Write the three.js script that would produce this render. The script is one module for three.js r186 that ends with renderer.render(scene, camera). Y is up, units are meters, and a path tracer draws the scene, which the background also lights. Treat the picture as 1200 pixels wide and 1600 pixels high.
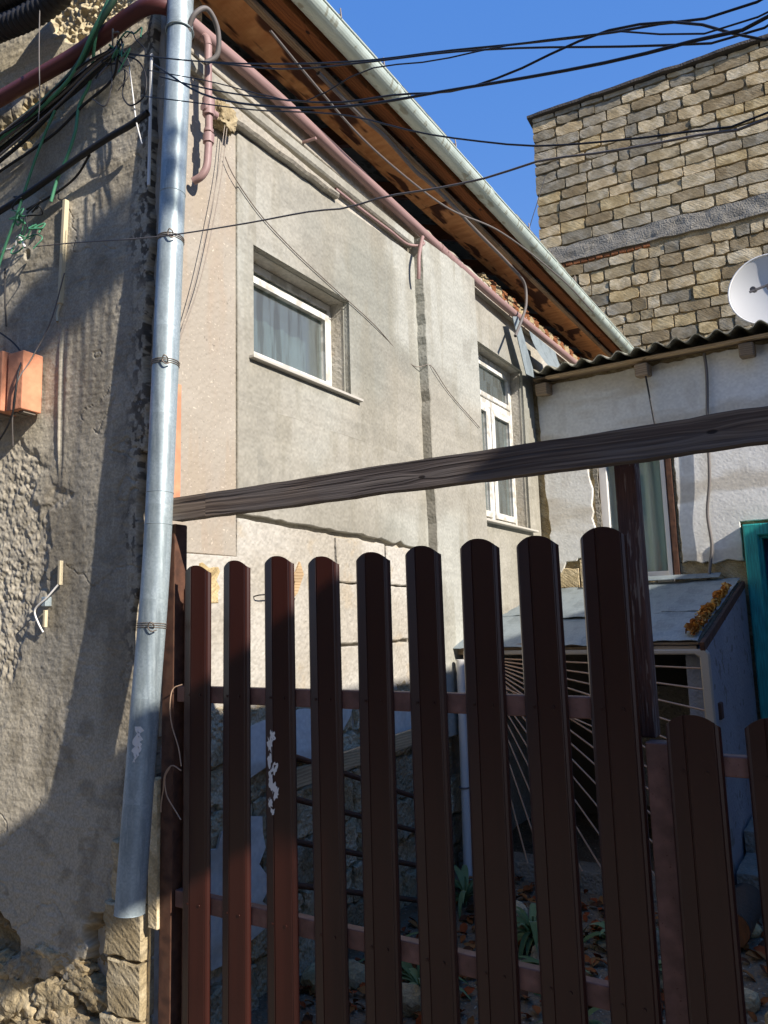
import * as THREE from 'three';
import { mergeGeometries } from 'three/addons/utils/BufferGeometryUtils.js';
import { RoundedBoxGeometry } from 'three/addons/geometries/RoundedBoxGeometry.js';

// ---------------------------------------------------------------- camera, sky, sun, exposure
const scene = new THREE.Scene();
const camera = new THREE.PerspectiveCamera(67.5, 0.75, 0.05, 400);
camera.position.set(0, 1.6, 0);
camera.rotation.order = 'YXZ';
camera.rotation.set(THREE.MathUtils.degToRad(8.2), THREE.MathUtils.degToRad(31.8), THREE.MathUtils.degToRad(-1.65));

const toSun = new THREE.Vector3(0.8555, 0.4848, 0.1818).normalize();
const sun = new THREE.DirectionalLight(0xfff5ea, 5);
sun.position.copy(toSun).multiplyScalar(60);
sun.castShadow = true; sun.shadow.mapSize.set(4096, 4096); sun.shadow.radius = 1;
Object.assign(sun.shadow.camera, { left: -14, right: 14, top: 14, bottom: -14, near: 1, far: 140 });
scene.add(sun, sun.target);

{ // clear blue sky: air only
  const W = 256, H = 128, d = new Float32Array(W * H * 4);
  for (let j = 0; j < H; j++) for (let i = 0; i < W; i++) {
    const el = ((j + 0.5) / H - 0.5) * Math.PI, e = Math.max(0, Math.sin(el)), k = (j * W + i) * 4;
    const t = Math.pow(1 - e, 2.2), b = Math.pow(1 - e, 8);
    d[k] = 0.054 + 0.15 * t + 0.38 * b; d[k + 1] = 0.17 + 0.22 * t + 0.22 * b; d[k + 2] = 0.5 + 0.23 * t - 0.02 * b; d[k + 3] = 1;
  }
  const sky = new THREE.DataTexture(d, W, H, THREE.RGBAFormat, THREE.FloatType);
  sky.mapping = THREE.EquirectangularReflectionMapping; sky.magFilter = THREE.LinearFilter; sky.needsUpdate = true;
  scene.background = sky; scene.environment = sky;
}
const renderer = new THREE.WebGLRenderer({ antialias: true });
renderer.toneMapping = THREE.LinearToneMapping;
renderer.toneMappingExposure = 1.4;
renderer.shadowMap.enabled = true;

// ---------------------------------------------------------------- helpers
function rng(seed) { let a = seed >>> 0; return () => { a = (a + 0x6d2b79f5) | 0; let t = Math.imul(a ^ (a >>> 15), 1 | a); t = (t + Math.imul(t ^ (t >>> 7), 61 | t)) ^ t; return ((t ^ (t >>> 14)) >>> 0) / 4294967296; }; }
const PERM = (() => { const r = rng(7), p = new Float32Array(65536); for (let i = 0; i < 65536; i++) p[i] = r(); return p; })();
function vn(x, y, per = 256) { // periodic value noise 0..1
  const xi = Math.floor(x), yi = Math.floor(y), fx = x - xi, fy = y - yi;
  const x0 = ((xi % per) + per) % per, x1 = (x0 + 1) % per, y0 = ((yi % per) + per) % per, y1 = (y0 + 1) % per;
  const u = fx * fx * (3 - 2 * fx), v = fy * fy * (3 - 2 * fy), H = (a, b) => PERM[((a & 255) * 256 + ((b * 57 + 13) & 255)) & 65535];
  const a = H(x0, y0), b = H(x1, y0), c = H(x0, y1), d = H(x1, y1);
  return a + (b - a) * u + (c - a) * v + (a - b - c + d) * u * v;
}
function fbm(x, y, o = 4, per = 256) { let s = 0, a = 0.5, n = 0; for (let i = 0; i < o; i++) { s += a * vn(x + i * 17, y + i * 31, per); n += a; a *= 0.5; x *= 2; y *= 2; per = Math.min(256, per * 2); } return s / n; }
const sst = (a, b, x) => { const t = Math.min(1, Math.max(0, (x - a) / (b - a))); return t * t * (3 - 2 * t); };
const clamp01 = x => Math.min(1, Math.max(0, x));
const mix = (a, b, t) => a + (b - a) * t, mix3 = (a, b, t) => [mix(a[0], b[0], t), mix(a[1], b[1], t), mix(a[2], b[2], t)];
const mul3 = (a, k) => [a[0] * k, a[1] * k, a[2] * k];
function tex(w, h, fn, { srgb = true, size = [1, 1], repeat = true } = {}) { // fn(u, v) in 0..1 gives [r,g,b] 0..255 or one grey number 0..1
  const d = new Uint8Array(w * h * 4);
  for (let j = 0; j < h; j++) for (let i = 0; i < w; i++) {
    const c = fn((i + 0.5) / w, (j + 0.5) / h), k = (j * w + i) * 4;
    if (typeof c === 'number') { d[k] = d[k + 1] = d[k + 2] = clamp01(c) * 255; } else { d[k] = Math.min(255, Math.max(0, c[0])); d[k + 1] = Math.min(255, Math.max(0, c[1])); d[k + 2] = Math.min(255, Math.max(0, c[2])); }
    d[k + 3] = 255;
  }
  const t = new THREE.DataTexture(d, w, h, THREE.RGBAFormat);
  if (srgb) t.colorSpace = THREE.SRGBColorSpace;
  t.magFilter = THREE.LinearFilter; t.minFilter = THREE.LinearMipmapLinearFilter; t.generateMipmaps = true;
  if (repeat) { t.wrapS = t.wrapT = THREE.RepeatWrapping; t.repeat.set(1 / size[0], 1 / size[1]); }
  t.needsUpdate = true; return t;
}
const grey = { srgb: false };
const std = (o) => new THREE.MeshStandardMaterial({ side: THREE.DoubleSide, ...o });
const phys = (o) => new THREE.MeshPhysicalMaterial({ side: THREE.DoubleSide, ...o });

const taken = {};
function numbered(n) { const k = taken[n] = (taken[n] ?? -1) + 1; return k ? `${n}_${String(k).padStart(3, '0')}` : n; }
function tag(o, label, category, group, kind) { o.userData.label = label; o.userData.category = category; if (group) o.userData.group = group; if (kind) o.userData.kind = kind; return o; }
function thing(name, label, category, pos = [0, 0, 0], group) { const g = new THREE.Group(); g.name = numbered(name); g.position.set(...pos); tag(g, label, category, group); scene.add(g); return g; }
function mesh(name, geo, mat, parent) { const m = new THREE.Mesh(geo, mat); m.name = parent ? name : numbered(name); m.castShadow = m.receiveShadow = true; (parent || scene).add(m); return m; }
function grp(name, parent) { const g = new THREE.Group(); g.name = name; parent.add(g); return g; }
function structure(name, geo, mat) { const m = mesh(name, geo, mat); m.userData.kind = 'structure'; return m; }
function uvm(geo, off = [0, 0]) { // uv in metres from the face direction
  if (geo.index) geo = geo.toNonIndexed();
  const p = geo.attributes.position, uv = new Float32Array(p.count * 2), A = new THREE.Vector3(), B = new THREE.Vector3(), C = new THREE.Vector3();
  for (let i = 0; i < p.count; i += 3) {
    A.fromBufferAttribute(p, i); B.fromBufferAttribute(p, i + 1); C.fromBufferAttribute(p, i + 2);
    const n = B.clone().sub(A).cross(C.clone().sub(A)), ax = Math.abs(n.x), ay = Math.abs(n.y), az = Math.abs(n.z);
    [A, B, C].forEach((q, k) => { const j = (i + k) * 2; if (ax >= ay && ax >= az) { uv[j] = q.z; uv[j + 1] = q.y; } else if (az >= ay) { uv[j] = q.x; uv[j + 1] = q.y; } else { uv[j] = q.x; uv[j + 1] = q.z; } uv[j] += off[0]; uv[j + 1] += off[1]; });
  }
  geo.setAttribute('uv', new THREE.BufferAttribute(uv, 2)); return geo;
}
function box(x0, x1, y0, y1, z0, z1, r = 0.004) { // chamfered box between corners
  const w = x1 - x0, h = y1 - y0, d = z1 - z0; r = Math.min(r, w / 2.2, h / 2.2, d / 2.2);
  const g = r > 0 ? new RoundedBoxGeometry(w, h, d, 1, r) : new THREE.BoxGeometry(w, h, d);
  g.translate((x0 + x1) / 2, (y0 + y1) / 2, (z0 + z1) / 2); return uvm(g);
}
function warp(geo, f) { const p = geo.attributes.position, v = new THREE.Vector3(); for (let i = 0; i < p.count; i++) { v.fromBufferAttribute(p, i); f(v); p.setXYZ(i, v.x, v.y, v.z); } geo.computeVertexNormals(); return geo; }
const V = a => new THREE.Vector3(...a);
function tube(pts, r, seg = 0, rad = 8, closed = false) { const c = new THREE.CatmullRomCurve3(pts.map(V), closed, 'centripetal'); return new THREE.TubeGeometry(c, seg || Math.max(8, pts.length * 8), r, rad, closed); }
function rod(a, b, r, rad = 10) { const A = V(a), B = V(b), L = A.distanceTo(B), g = new THREE.CylinderGeometry(r, r, L, rad); g.applyQuaternion(new THREE.Quaternion().setFromUnitVectors(new THREE.Vector3(0, 1, 0), B.clone().sub(A).normalize())); const m = A.add(B).multiplyScalar(0.5); g.translate(m.x, m.y, m.z); return g; }
function bar(a, b, w, h, up = [0, 1, 0]) { const A = V(a), B = V(b), L = A.distanceTo(B), g = new RoundedBoxGeometry(w, h, L, 1, Math.min(w, h) * 0.12), m = new THREE.Matrix4().lookAt(A, B, V(up)); g.applyMatrix4(m); const c = A.add(B).multiplyScalar(0.5); g.translate(c.x, c.y, c.z); return uvm(g); }
function poly(pts, holes = []) { const s = new THREE.Shape(pts.map(p => new THREE.Vector2(...p))); for (const h of holes) s.holes.push(new THREE.Path(h.map(p => new THREE.Vector2(...p)))); return s; }
function jag(pts, amp, step, seed) { // closed outline with broken edges
  const r = rng(seed), out = [];
  for (let i = 0; i < pts.length; i++) { const a = pts[i], b = pts[(i + 1) % pts.length], L = Math.hypot(b[0] - a[0], b[1] - a[1]), n = Math.max(1, Math.round(L / step)); const am = a[2] ?? amp;
    for (let k = 0; k < n; k++) { const t = k / n, j = k ? am : 0; out.push([mix(a[0], b[0], t) + (r() - 0.5) * 2 * j, mix(a[1], b[1], t) + (r() - 0.5) * 2 * j]); } }
  return out;
}
// outline given as [z, y]; a slab standing on plane x = X with thickness t towards +x
function slabX(pts, X, t, holes = [], bevel = 0) { const f = a => a.map(p => [-p[0], p[1]]); const g = new THREE.ExtrudeGeometry(poly(f(pts), holes.map(f)), { depth: t, bevelEnabled: bevel > 0, bevelSize: bevel, bevelThickness: bevel, bevelSegments: 1, bevelOffset: -bevel }); g.rotateY(Math.PI / 2); g.translate(X, 0, 0); return uvm(g); }
// outline given as [x, y]; a slab standing on plane z = Z with thickness t towards +z
function slabZ(pts, Z, t, holes = [], bevel = 0) { const g = new THREE.ExtrudeGeometry(poly(pts, holes), { depth: t, bevelEnabled: bevel > 0, bevelSize: bevel, bevelThickness: bevel, bevelSegments: 1, bevelOffset: -bevel }); g.translate(0, 0, Z); return uvm(g); }
const rect = (a0, a1, b0, b1) => [[a0, b0], [a1, b0], [a1, b1], [a0, b1]];
function grid(nu, nv, fn) { // fn(u,v) -> [x,y,z]
  const pos = new Float32Array((nu + 1) * (nv + 1) * 3), uv = new Float32Array((nu + 1) * (nv + 1) * 2), idx = [];
  for (let j = 0; j <= nv; j++) for (let i = 0; i <= nu; i++) { const k = j * (nu + 1) + i, p = fn(i / nu, j / nv); pos.set(p, k * 3); uv[k * 2] = i / nu; uv[k * 2 + 1] = j / nv; if (i < nu && j < nv) idx.push(k, k + 1, k + nu + 2, k, k + nu + 2, k + nu + 1); }
  const g = new THREE.BufferGeometry(); g.setAttribute('position', new THREE.BufferAttribute(pos, 3)); g.setAttribute('uv', new THREE.BufferAttribute(uv, 2)); g.setIndex(idx); g.computeVertexNormals(); return g;
}
function stone(seed, a, b, c) { const r = rng(seed), o = r() * 50, g = new THREE.BoxGeometry(2, 2, 2, 22, 12, 8); warp(g, v => { const l = Math.pow(Math.pow(Math.abs(v.x), 5) + Math.pow(Math.abs(v.y), 5) + Math.pow(Math.abs(v.z), 5), 0.2); v.divideScalar(l); const n = fbm(v.x * 1.6 + v.z + o, v.y * 1.6 - v.z * 0.7 + o + 9, 3) - 0.5, f = fbm(v.x * 7 + v.z * 3 + o, v.y * 6 - v.z * 4 + o, 3) - 0.5, q = vn(v.x * 15 + v.z * 9 + o, v.y * 13 + o) - 0.5, k = 1 + 0.75 * n + 0.4 * f + 0.1 * q; v.set(v.x * a * k, v.y * b * (k + 0.3 * f), v.z * c * k); }); return uvm(g); }
function rock(seed, sx, sy, sz, detail = 2) { const r = rng(seed), o = r() * 100, g = new THREE.IcosahedronGeometry(1, detail); warp(g, v => { const n = v.clone(), k = 0.62 + 0.6 * fbm(n.x * 1.3 + o + 20, n.y * 1.3 + n.z * 0.9 + o + 20, 4) + 0.28 * Math.abs(fbm(n.x * 4.3 + n.z * 2 + o, n.y * 4.3 - n.z * 2.6 + o + 60, 3) - 0.5); v.set(Math.sign(n.x) * Math.pow(Math.abs(n.x), 0.8) * sx * k, Math.sign(n.y) * Math.pow(Math.abs(n.y), 0.8) * sy * k, Math.sign(n.z) * Math.pow(Math.abs(n.z), 0.8) * sz * k); }); return uvm(g); }

// ---------------------------------------------------------------- materials
const cementC = tex(1024, 1024, (u, v) => { // trowelled cement render, 2.6 m a tile
  const p = fbm(u * 5, v * 5, 5, 5), q = fbm(u * 11 + 3, v * 9 + 9, 4, 1 << 8), s = fbm(u * 3 + 1, v * 3 + 8, 4, 3), f = vn(u * 200, v * 200, 200), dr = fbm(u * 34, v * 5, 4, 256);
  let c = mix3([158, 157, 147], [188, 187, 178], sst(0.34, 0.62, p)); c = mix3(c, [172, 164, 150], 0.6 * sst(0.5, 0.72, s)); c = mix3(c, [150, 147, 137], 0.4 * sst(0.58, 0.75, q)); c = mix3(c, [150, 144, 128], 0.35 * sst(0.5, 0.75, dr));
  const tr = vn(u * 9 + 3 * fbm(u * 4, v * 4, 2, 4), v * 70, 256); c = mul3(c, 0.97 + 0.06 * tr); return mul3(c, 0.95 + 0.1 * f); }, { size: [2.6, 2.6] });
const cementB = tex(1024, 1024, (u, v) => { const w = fbm(u * 4, v * 4, 3, 4), t = fbm(u * 14 + 4 * fbm(u * 6, v * 6, 2, 6), v * 40, 3, 256), f = vn(u * 230, v * 230, 230); return 0.45 * w + 0.3 * t + 0.12 * f + 0.1; }, { srgb: false, size: [2.6, 2.6] });
const M = {};
M.cement = std({ map: cementC, bumpMap: cementB, bumpScale: 0.014, roughness: 0.93, color: 0xe4e6e4 });
const plasterB = tex(512, 512, (u, v) => 0.55 * fbm(u * 9, v * 9, 4, 9) + 0.45 * fbm(u * 60, v * 60, 2, 60), { srgb: false, size: [0.9, 0.9] });
M.pinkPlaster = std({ map: tex(512, 512, (u, v) => { const s = fbm(u * 3, v * 6, 4, 3), d = vn(u * 170, v * 170, 170), k = fbm(u * 18, v * 3, 3, 3); let c = mix3([176, 169, 156], [164, 156, 142], sst(0.35, 0.7, s)); c = mix3(c, [166, 146, 124], 0.3 * sst(0.62, 0.8, k)); if (d > 0.93) c = mix3(c, [232, 220, 198], 0.6); if (d < 0.05) c = mul3(c, 0.8); return c; }, { size: [1.3, 1.3] }), bumpMap: plasterB, bumpScale: 0.006, roughness: 0.95 });
M.creamPlaster = std({ map: tex(512, 512, (u, v) => { const s = fbm(u * 4, v * 4, 5, 4), q = fbm(u * 16, v * 16, 4, 16); let c = mix3([184, 180, 169], [168, 162, 148], sst(0.35, 0.7, s)); c = mix3(c, [170, 156, 132], 0.5 * sst(0.62, 0.78, q)); return mul3(c, 0.94 + 0.12 * vn(u * 120, v * 120, 120)); }, { size: [1.6, 1.6] }), bumpMap: plasterB, bumpScale: 0.009, roughness: 0.95 });
const limeB = tex(512, 512, (u, v) => { const d = u * 0.8 + v, s = vn(d * 40, (u - v) * 6, 256); return 0.35 * fbm(u * 14, v * 14, 4, 14) + 0.35 * s + 0.3 * fbm(u * 70, v * 70, 2, 70); }, { srgb: false, size: [0.5, 0.5] });
const limeC = tex(512, 512, (u, v) => { const d = u * 0.8 + v, s = vn(d * 34, (u - v) * 5, 256), q = fbm(u * 6, v * 6, 5, 6), f = vn(u * 110, v * 110, 110); let c = mix3([224, 215, 192], [190, 177, 148], sst(0.3, 0.7, q)); c = mix3(c, [150, 139, 116], 0.4 * sst(0.6, 0.85, s)); return mul3(c, 0.9 + 0.18 * f); }, { size: [0.55, 0.55] });
const lime = (hex) => std({ map: limeC, bumpMap: limeB, bumpScale: 0.007, roughness: 0.96, color: hex });
M.lime = ['#f2ebdc', '#eadfca', '#dfd8c8', '#cfc6b2', '#cbc8c2', '#adaba6', '#e6d8b8', '#b5aa96'].map(lime);
M.limeBlock = lime('#fff6e2');
M.mortar = std({ map: limeC, bumpMap: limeB, bumpScale: 0.02, roughness: 1, color: '#cfc6b2' });
M.concrete = std({ map: tex(512, 512, (u, v) => { const s = fbm(u * 6, v * 6, 5, 6), d = vn(u * 90, v * 90, 90); return mul3(mix3([150, 145, 132], [120, 115, 104], s), d > 0.85 ? 1.15 : d < 0.1 ? 0.7 : 1); }, { size: [0.8, 0.8] }), bumpMap: plasterB, bumpScale: 0.02, roughness: 0.97 });
M.redBrick = std({ map: limeC, color: '#a8714e', roughness: 0.95, bumpMap: limeB, bumpScale: 0.008 });
M.whitePlaster = std({ map: tex(1024, 1024, (u, v) => { const s = fbm(u * 4, v * 4, 5, 4), q = fbm(u * 3, v * 12, 4, 3), st = fbm(u * 26, v * 8, 4, 256); let c = mix3([238, 238, 232], [222, 222, 215], sst(0.35, 0.7, s)); c = mix3(c, [178, 166, 144], 0.45 * sst(0.6, 0.78, q)); c = mix3(c, [198, 194, 184], 0.35 * sst(0.6, 0.8, st)); return mul3(c, 0.96 + 0.07 * vn(u * 150, v * 150, 150)); }, { size: [2.2, 2.2] }), bumpMap: plasterB, bumpScale: 0.003, roughness: 0.92 });
M.bluePlaster = std({ map: tex(512, 512, (u, v) => { const s = fbm(u * 4, v * 4, 5, 4), q = fbm(u * 20, v * 20, 3, 20); let c = mix3([158, 162, 170], [136, 140, 148], s); if (q > 0.72) c = mix3(c, [110, 108, 104], 0.7); return c; }, { size: [1.2, 1.2] }), bumpMap: plasterB, bumpScale: 0.008, roughness: 0.92 });
// the old render of the street wall: colour and depth come from the same field, s metres from the corner, y metres up
const FW = 1.75, FH = 5.3;
function facadeField(s, y) {
  const big = fbm(s * 1.7 + 3, y * 1.7 + 5, 4), mid = fbm(s * 7 + 1, y * 7 + 2, 4), fine = fbm(s * 38, y * 38, 3);
  const wob = (fbm(s * 6 + 9, y * 6 + 4, 4) - 0.5);
  // spalled rough patch
  const dx = (s - 0.92) / 0.33, dy = (y - 1.95) / 0.44; let spall = sst(0.12, -0.06, Math.hypot(dx, dy) - 1 + wob * 1.3);
  const dx2 = (s - 1.45) / 0.4, dy2 = (y - 1.2) / 0.25; spall = Math.max(spall, sst(0.1, -0.06, Math.hypot(dx2, dy2) - 1 + wob));
  // render fallen off over rubble at the foot
  const edge = 0.43 + 0.1 * Math.sin(s * 9) + wob * 0.35; const foot = sst(0.015, -0.02, y - edge) * sst(0.15, 0.19, s + wob * 0.1);
  // corner eaten away beside the pipe
  const cw = 0.03 + 0.05 * fbm(3, y * 5, 3) + (y < 2.3 && y > 0.75 ? 0.03 : 0); const corner = sst(cw + 0.012, cw - 0.012, s + wob * 0.05) * sst(0.62, 0.72, y);
  // lost render above the gas pipe
  const up = sst(0.1, -0.08, Math.hypot((s - 0.44) / 0.2, (y - 4.42) / 0.16) - 1 + wob * 1.4) ;
  const under = sst(0.05, -0.03, Math.abs(y - (4.02 - 0.02 * s)) - 0.07 + wob * 0.25) * sst(0.5, 0.75, s);
  let h = 0.018 * (big - 0.5) + 0.0045 * (mid - 0.5) + 0.0022 * (fine - 0.5);
  // trowel ridges
  h += 0.0016 * (vn(s * 14 + 2 * vn(s * 3, y * 3), y * 90) - 0.5);
  const seam = Math.exp(-Math.pow((s - 0.545 - 0.02 * Math.sin(y * 3)) / 0.008, 2)) * sst(2.2, 2.4, y) * sst(2.98, 2.75, y); h += 0.012 * seam;
  const fold = sst(0.53, 0.545, s) * sst(0.72, 0.56, s) * sst(2.1, 2.4, y) * sst(3.0, 2.7, y); h -= 0.006 * fold;
  const rough = 0.02 * (fbm(s * 13, y * 15, 3) - 0.5) + 0.02 * (fbm(s * 46 + 7, y * 46, 2) - 0.5) + 0.009 * (vn(s * 95, y * 95) - 0.5);
  h = mix(h, -0.011 + 0.45 * rough * (0.5 + 1.3 * fbm(s * 5 + 2, y * 5, 2)), spall); h = mix(h, -0.06 + 2.0 * rough + 0.02 * Math.sin(y * 62 + 5 * fbm(s * 3, y * 3, 2)), foot); h = mix(h, -0.05 + 1.2 * rough, corner); h = mix(h, -0.02 + 1.5 * rough, Math.max(up, under));
  const crack = Math.abs(fbm(s * 3 + 40, y * 3 + 7, 4) - 0.5); if (crack < 0.004 && fbm(s * 2, y * 2 + 50, 2) > 0.52) h -= 0.004;
  const hole = Math.hypot((s - 0.805) / 0.02, (y - 3.316) / 0.026); if (hole < 1) h -= 0.05 * (1 - hole * hole);
  return { h, spall, foot, corner, up: Math.max(up, under), big, mid, fine };
}
M.facade = std({ map: tex(700, 2048, (u, v) => {
  const s = u * FW, y = v * FH, f = facadeField(s, y), st = fbm(s * 3 + 20, y * 1.4 + 11, 5), dr = fbm(s * 16, y * 1.2, 4);
  let c = mix3([186, 178, 158], [164, 158, 142], sst(0.35, 0.65, f.big)); c = mix3(c, [134, 125, 106], 0.6 * sst(0.5, 0.7, st)); c = mix3(c, [196, 187, 164], 0.4 * sst(0.52, 0.68, dr)); c = mix3(c, [124, 116, 98], 0.4 * sst(0.56, 0.72, fbm(s * 9 + 5, y * 9, 4)));
  c = mix3(c, [196, 187, 166], f.spall * 0.6 * sst(0.3, 0.6, f.fine)); c = mix3(c, [190, 170, 126], f.up); c = mix3(c, [150, 132, 100], f.foot);
  const q = sst(0.2, 0.16, s) * sst(0.62, 0.55, y + 0.3 * (f.mid - 0.5)); c = mix3(c, [214, 196, 158], q);
  if (y > 4.15 + 0.1 * (f.mid - 0.5)) c = mix3(c, [204, 192, 160], 0.7);
  const soot = sst(0.2, 0.04, s + 0.22 * (f.mid - 0.5)) * sst(0.6, 0.8, y) * sst(0.5, 0.58, fbm(s * 60, y * 40, 4)); c = mix3(c, [132, 122, 104], f.corner * 0.8); c = mix3(c, [54, 49, 43], soot * 0.75);
  return mul3(c, 0.9 + 0.2 * vn(s * 190, y * 190)); }, { repeat: false }), bumpMap: tex(700, 2048, (u, v) => { const s = u * FW, y = v * FH; return 0.6 * fbm(s * 50, y * 50, 3) + 0.4 * fbm(s * 15, y * 60, 3); }, { srgb: false, repeat: false }), bumpScale: 0.006, roughness: 0.95 });
function woodTex(base, dark, scale, knots, W = 1024, H = 256, LU = 2, LV = 0.25) {
  const g = (u, v) => { let x = u * LU, y = v * LV, w = 0.03 * (fbm(x * 2.2, y * 4, 3) - 0.5) , kn = 0; for (const [kx, ky, kr] of knots) { const d = Math.hypot((x - kx) * 0.45, y - ky); w += (y - ky > 0 ? 1 : -1) * kr * 0.9 * Math.exp(-d * d / (kr * kr * 3)); kn = Math.max(kn, sst(kr * 0.42, kr * 0.26, d)); } const r = (y + w) * scale, ring = r - Math.floor(r), fib = vn(x * 9, (y + w) * 900, 256); return [Math.pow(ring, 1.6), fib, kn]; };
  return { map: tex(W, H, (u, v) => { const [r, f, k] = g(u, v); let c = mix3(base, dark, clamp01(0.6 * r + 0.4 * (f - 0.4))); c = mix3(c, mul3(dark, 0.55), k); return mul3(c, 0.82 + 0.36 * fbm(u * LU * 3, v * LV * 14 + 3, 3)); }, { size: [LU, LV] }), bumpMap: tex(W, H, (u, v) => { const [r, f, k] = g(u, v); return 0.7 - 0.45 * r + 0.3 * f - 0.3 * k; }, { srgb: false, size: [LU, LV] }) };
}
const timber = (u, v) => { const x = u * 2, y = v * 0.25; let w = 0.02 * (fbm(x * 1.6 + 3, y * 3, 3) - 0.5), kn = 0; for (const [kx, ky, kr] of [[0.34, 0.11, 0.012], [0.9, 0.05, 0.01], [1.31, 0.13, 0.014], [1.72, 0.06, 0.011]]) { const dd = Math.hypot((x - kx) * 0.4, y - ky); w += (y > ky ? 1 : -1) * kr * 0.7 * Math.exp(-dd * dd / (kr * kr * 4)); kn = Math.max(kn, sst(kr * 0.6, kr * 0.3, dd)); } const q = y + w; return { g: fbm(x * 2.5, q * 150, 4), c: sst(0.63, 0.72, fbm(x * 1.3 + 9, q * 75 + 4, 3)), f: vn(x * 12, q * 700), p: fbm(x * 2.2, y * 9 + 3, 4), kn }; };
M.greyWood = std({ map: tex(2048, 256, (u, v) => { const t = timber(u, v); let c = mix3([132, 116, 100], [86, 72, 62], sst(0.3, 0.7, t.g)); c = mix3(c, [108, 104, 102], 0.6 * sst(0.4, 0.65, t.p)); c = mix3(c, [60, 50, 45], 0.55 * t.c); c = mix3(c, [40, 32, 28], t.kn * 0.9); return mul3(c, 0.88 + 0.24 * t.f); }, { size: [2, 0.25] }), bumpMap: tex(2048, 256, (u, v) => { const t = timber(u, v); return 0.7 - 0.3 * t.g - 0.5 * t.c + 0.15 * t.f - 0.2 * t.kn; }, { srgb: false, size: [2, 0.25] }), bumpScale: 0.003, roughness: 0.93 });
const soff = woodTex([196, 132, 76], [140, 84, 44], 60, [[0.5, 0.12, 0.02], [1.4, 0.08, 0.02]]);
const soffStain = woodTex([214, 150, 90], [120, 66, 32], 40, [[0.5, 0.12, 0.02], [1.4, 0.08, 0.02]]); soffStain.map = tex(1024, 256, (u, v) => { const r = fbm(u * 60, v * 3, 3, 256), st = fbm(u * 7, v * 3, 4, 7); let c = mix3([236, 182, 124], [196, 132, 78], r); c = mix3(c, [84, 50, 32], sst(0.54, 0.66, st)); return c; }, { size: [2, 0.25] });
M.soffit = std({ ...soffStain, bumpScale: 0.002, roughness: 0.85 });
M.soffitDark = std({ ...soff, bumpScale: 0.003, roughness: 0.9, color: '#b8aa9c' });
M.paleWood = std({ ...woodTex([196, 170, 132], [140, 112, 78], 70, [[0.7, 0.1, 0.02]], 512, 128), bumpScale: 0.002, roughness: 0.85 });
M.oldWood = std({ ...woodTex([158, 138, 112], [104, 86, 66], 70, [[0.7, 0.1, 0.02]], 512, 128), bumpScale: 0.004, roughness: 0.9 });
M.paintedWood = std({ map: tex(256, 1024, (u, v) => { const f = fbm(u * 30, v * 9, 4, 256), k = fbm(u * 60 + 4, v * 26, 3, 256); let c = mix3([100, 70, 58], [80, 54, 46], fbm(u * 5, v * 8, 3)); const peel = sst(0.56, 0.62, 0.6 * f + 0.4 * k); c = mix3(c, [138, 124, 112], peel * 0.9); return mul3(c, 0.85 + 0.3 * vn(u * 200, v * 30)); }, { size: [0.25, 1] }), bumpMap: tex(256, 512, (u, v) => fbm(u * 60, v * 12, 3, 256), { srgb: false, size: [0.25, 1] }), bumpScale: 0.003, roughness: 0.75 });
const galvC = tex(512, 512, (u, v) => { const a = vn(u * 70, v * 70, 70), b = fbm(u * 8, v * 3, 4, 8), d = fbm(u * 40, v * 6, 3, 256); let c = mix3([176, 186, 190], [205, 212, 214], a); c = mix3(c, [150, 158, 160], 0.5 * sst(0.45, 0.75, b)); return mix3(c, [222, 226, 224], 0.4 * sst(0.6, 0.8, d)); }, { size: [0.35, 0.35] });
M.galv = std({ map: galvC, metalness: 0.3, roughness: 0.46, color: '#dfe8ea' });
M.zinc = std({ map: galvC, metalness: 0.35, roughness: 0.5, color: '#dfe6e4' });
M.sheet = std({ map: galvC, metalness: 0.25, roughness: 0.6, color: '#c2c8c8' });
M.gutter = std({ map: tex(256, 512, (u, v) => { const d = fbm(u * 8, v * 3, 4, 256), st = fbm(u * 20, v * 20, 3, 256); return mix3(mix3([206, 218, 208], [180, 194, 184], d), [134, 132, 112], 0.6 * sst(0.6, 0.75, st)); }, { size: [0.6, 1.2] }), metalness: 0.1, roughness: 0.5 });
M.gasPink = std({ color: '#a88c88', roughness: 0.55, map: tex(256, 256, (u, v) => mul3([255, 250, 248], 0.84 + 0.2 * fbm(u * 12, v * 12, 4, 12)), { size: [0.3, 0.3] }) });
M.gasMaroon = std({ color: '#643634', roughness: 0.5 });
M.rail = std({ color: '#86645a', roughness: 0.6, map: tex(256, 256, (u, v) => { const s = fbm(u * 10, v * 10, 4, 10), d = vn(u * 80, v * 80, 80); return d > 0.95 ? [160, 130, 110] : mul3([255, 250, 248], 0.7 + 0.4 * s); }, { size: [0.3, 0.3] }) });
M.slat = phys({ color: '#361710', roughness: 0.34, clearcoat: 0.2, clearcoatRoughness: 0.3, map: tex(256, 1024, (u, v) => { const s = fbm(u * 4, v * 12, 4, 4), d = vn(u * 130, v * 500, 256), st = fbm(u * 40, v * 3, 3, 256); let c = mul3([255, 250, 248], 0.86 + 0.2 * s); if (d > 0.975) c = [255, 240, 230]; return mul3(c, 0.93 + 0.12 * st); }, { size: [0.4, 1.6] }) });
M.steelBlack = std({ color: '#17171a', roughness: 0.5 });
M.cableBlack = std({ color: '#1b1b1d', roughness: 0.55 });
M.cableGrey = std({ color: '#6f6a66', roughness: 0.6 });
M.cableGreen = std({ color: '#4e8f6c', roughness: 0.5 });
M.cableDarkGreen = std({ color: '#31533f', roughness: 0.6 });
M.wire = std({ color: '#8d8378', roughness: 0.5, metalness: 0.4 });
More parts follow.
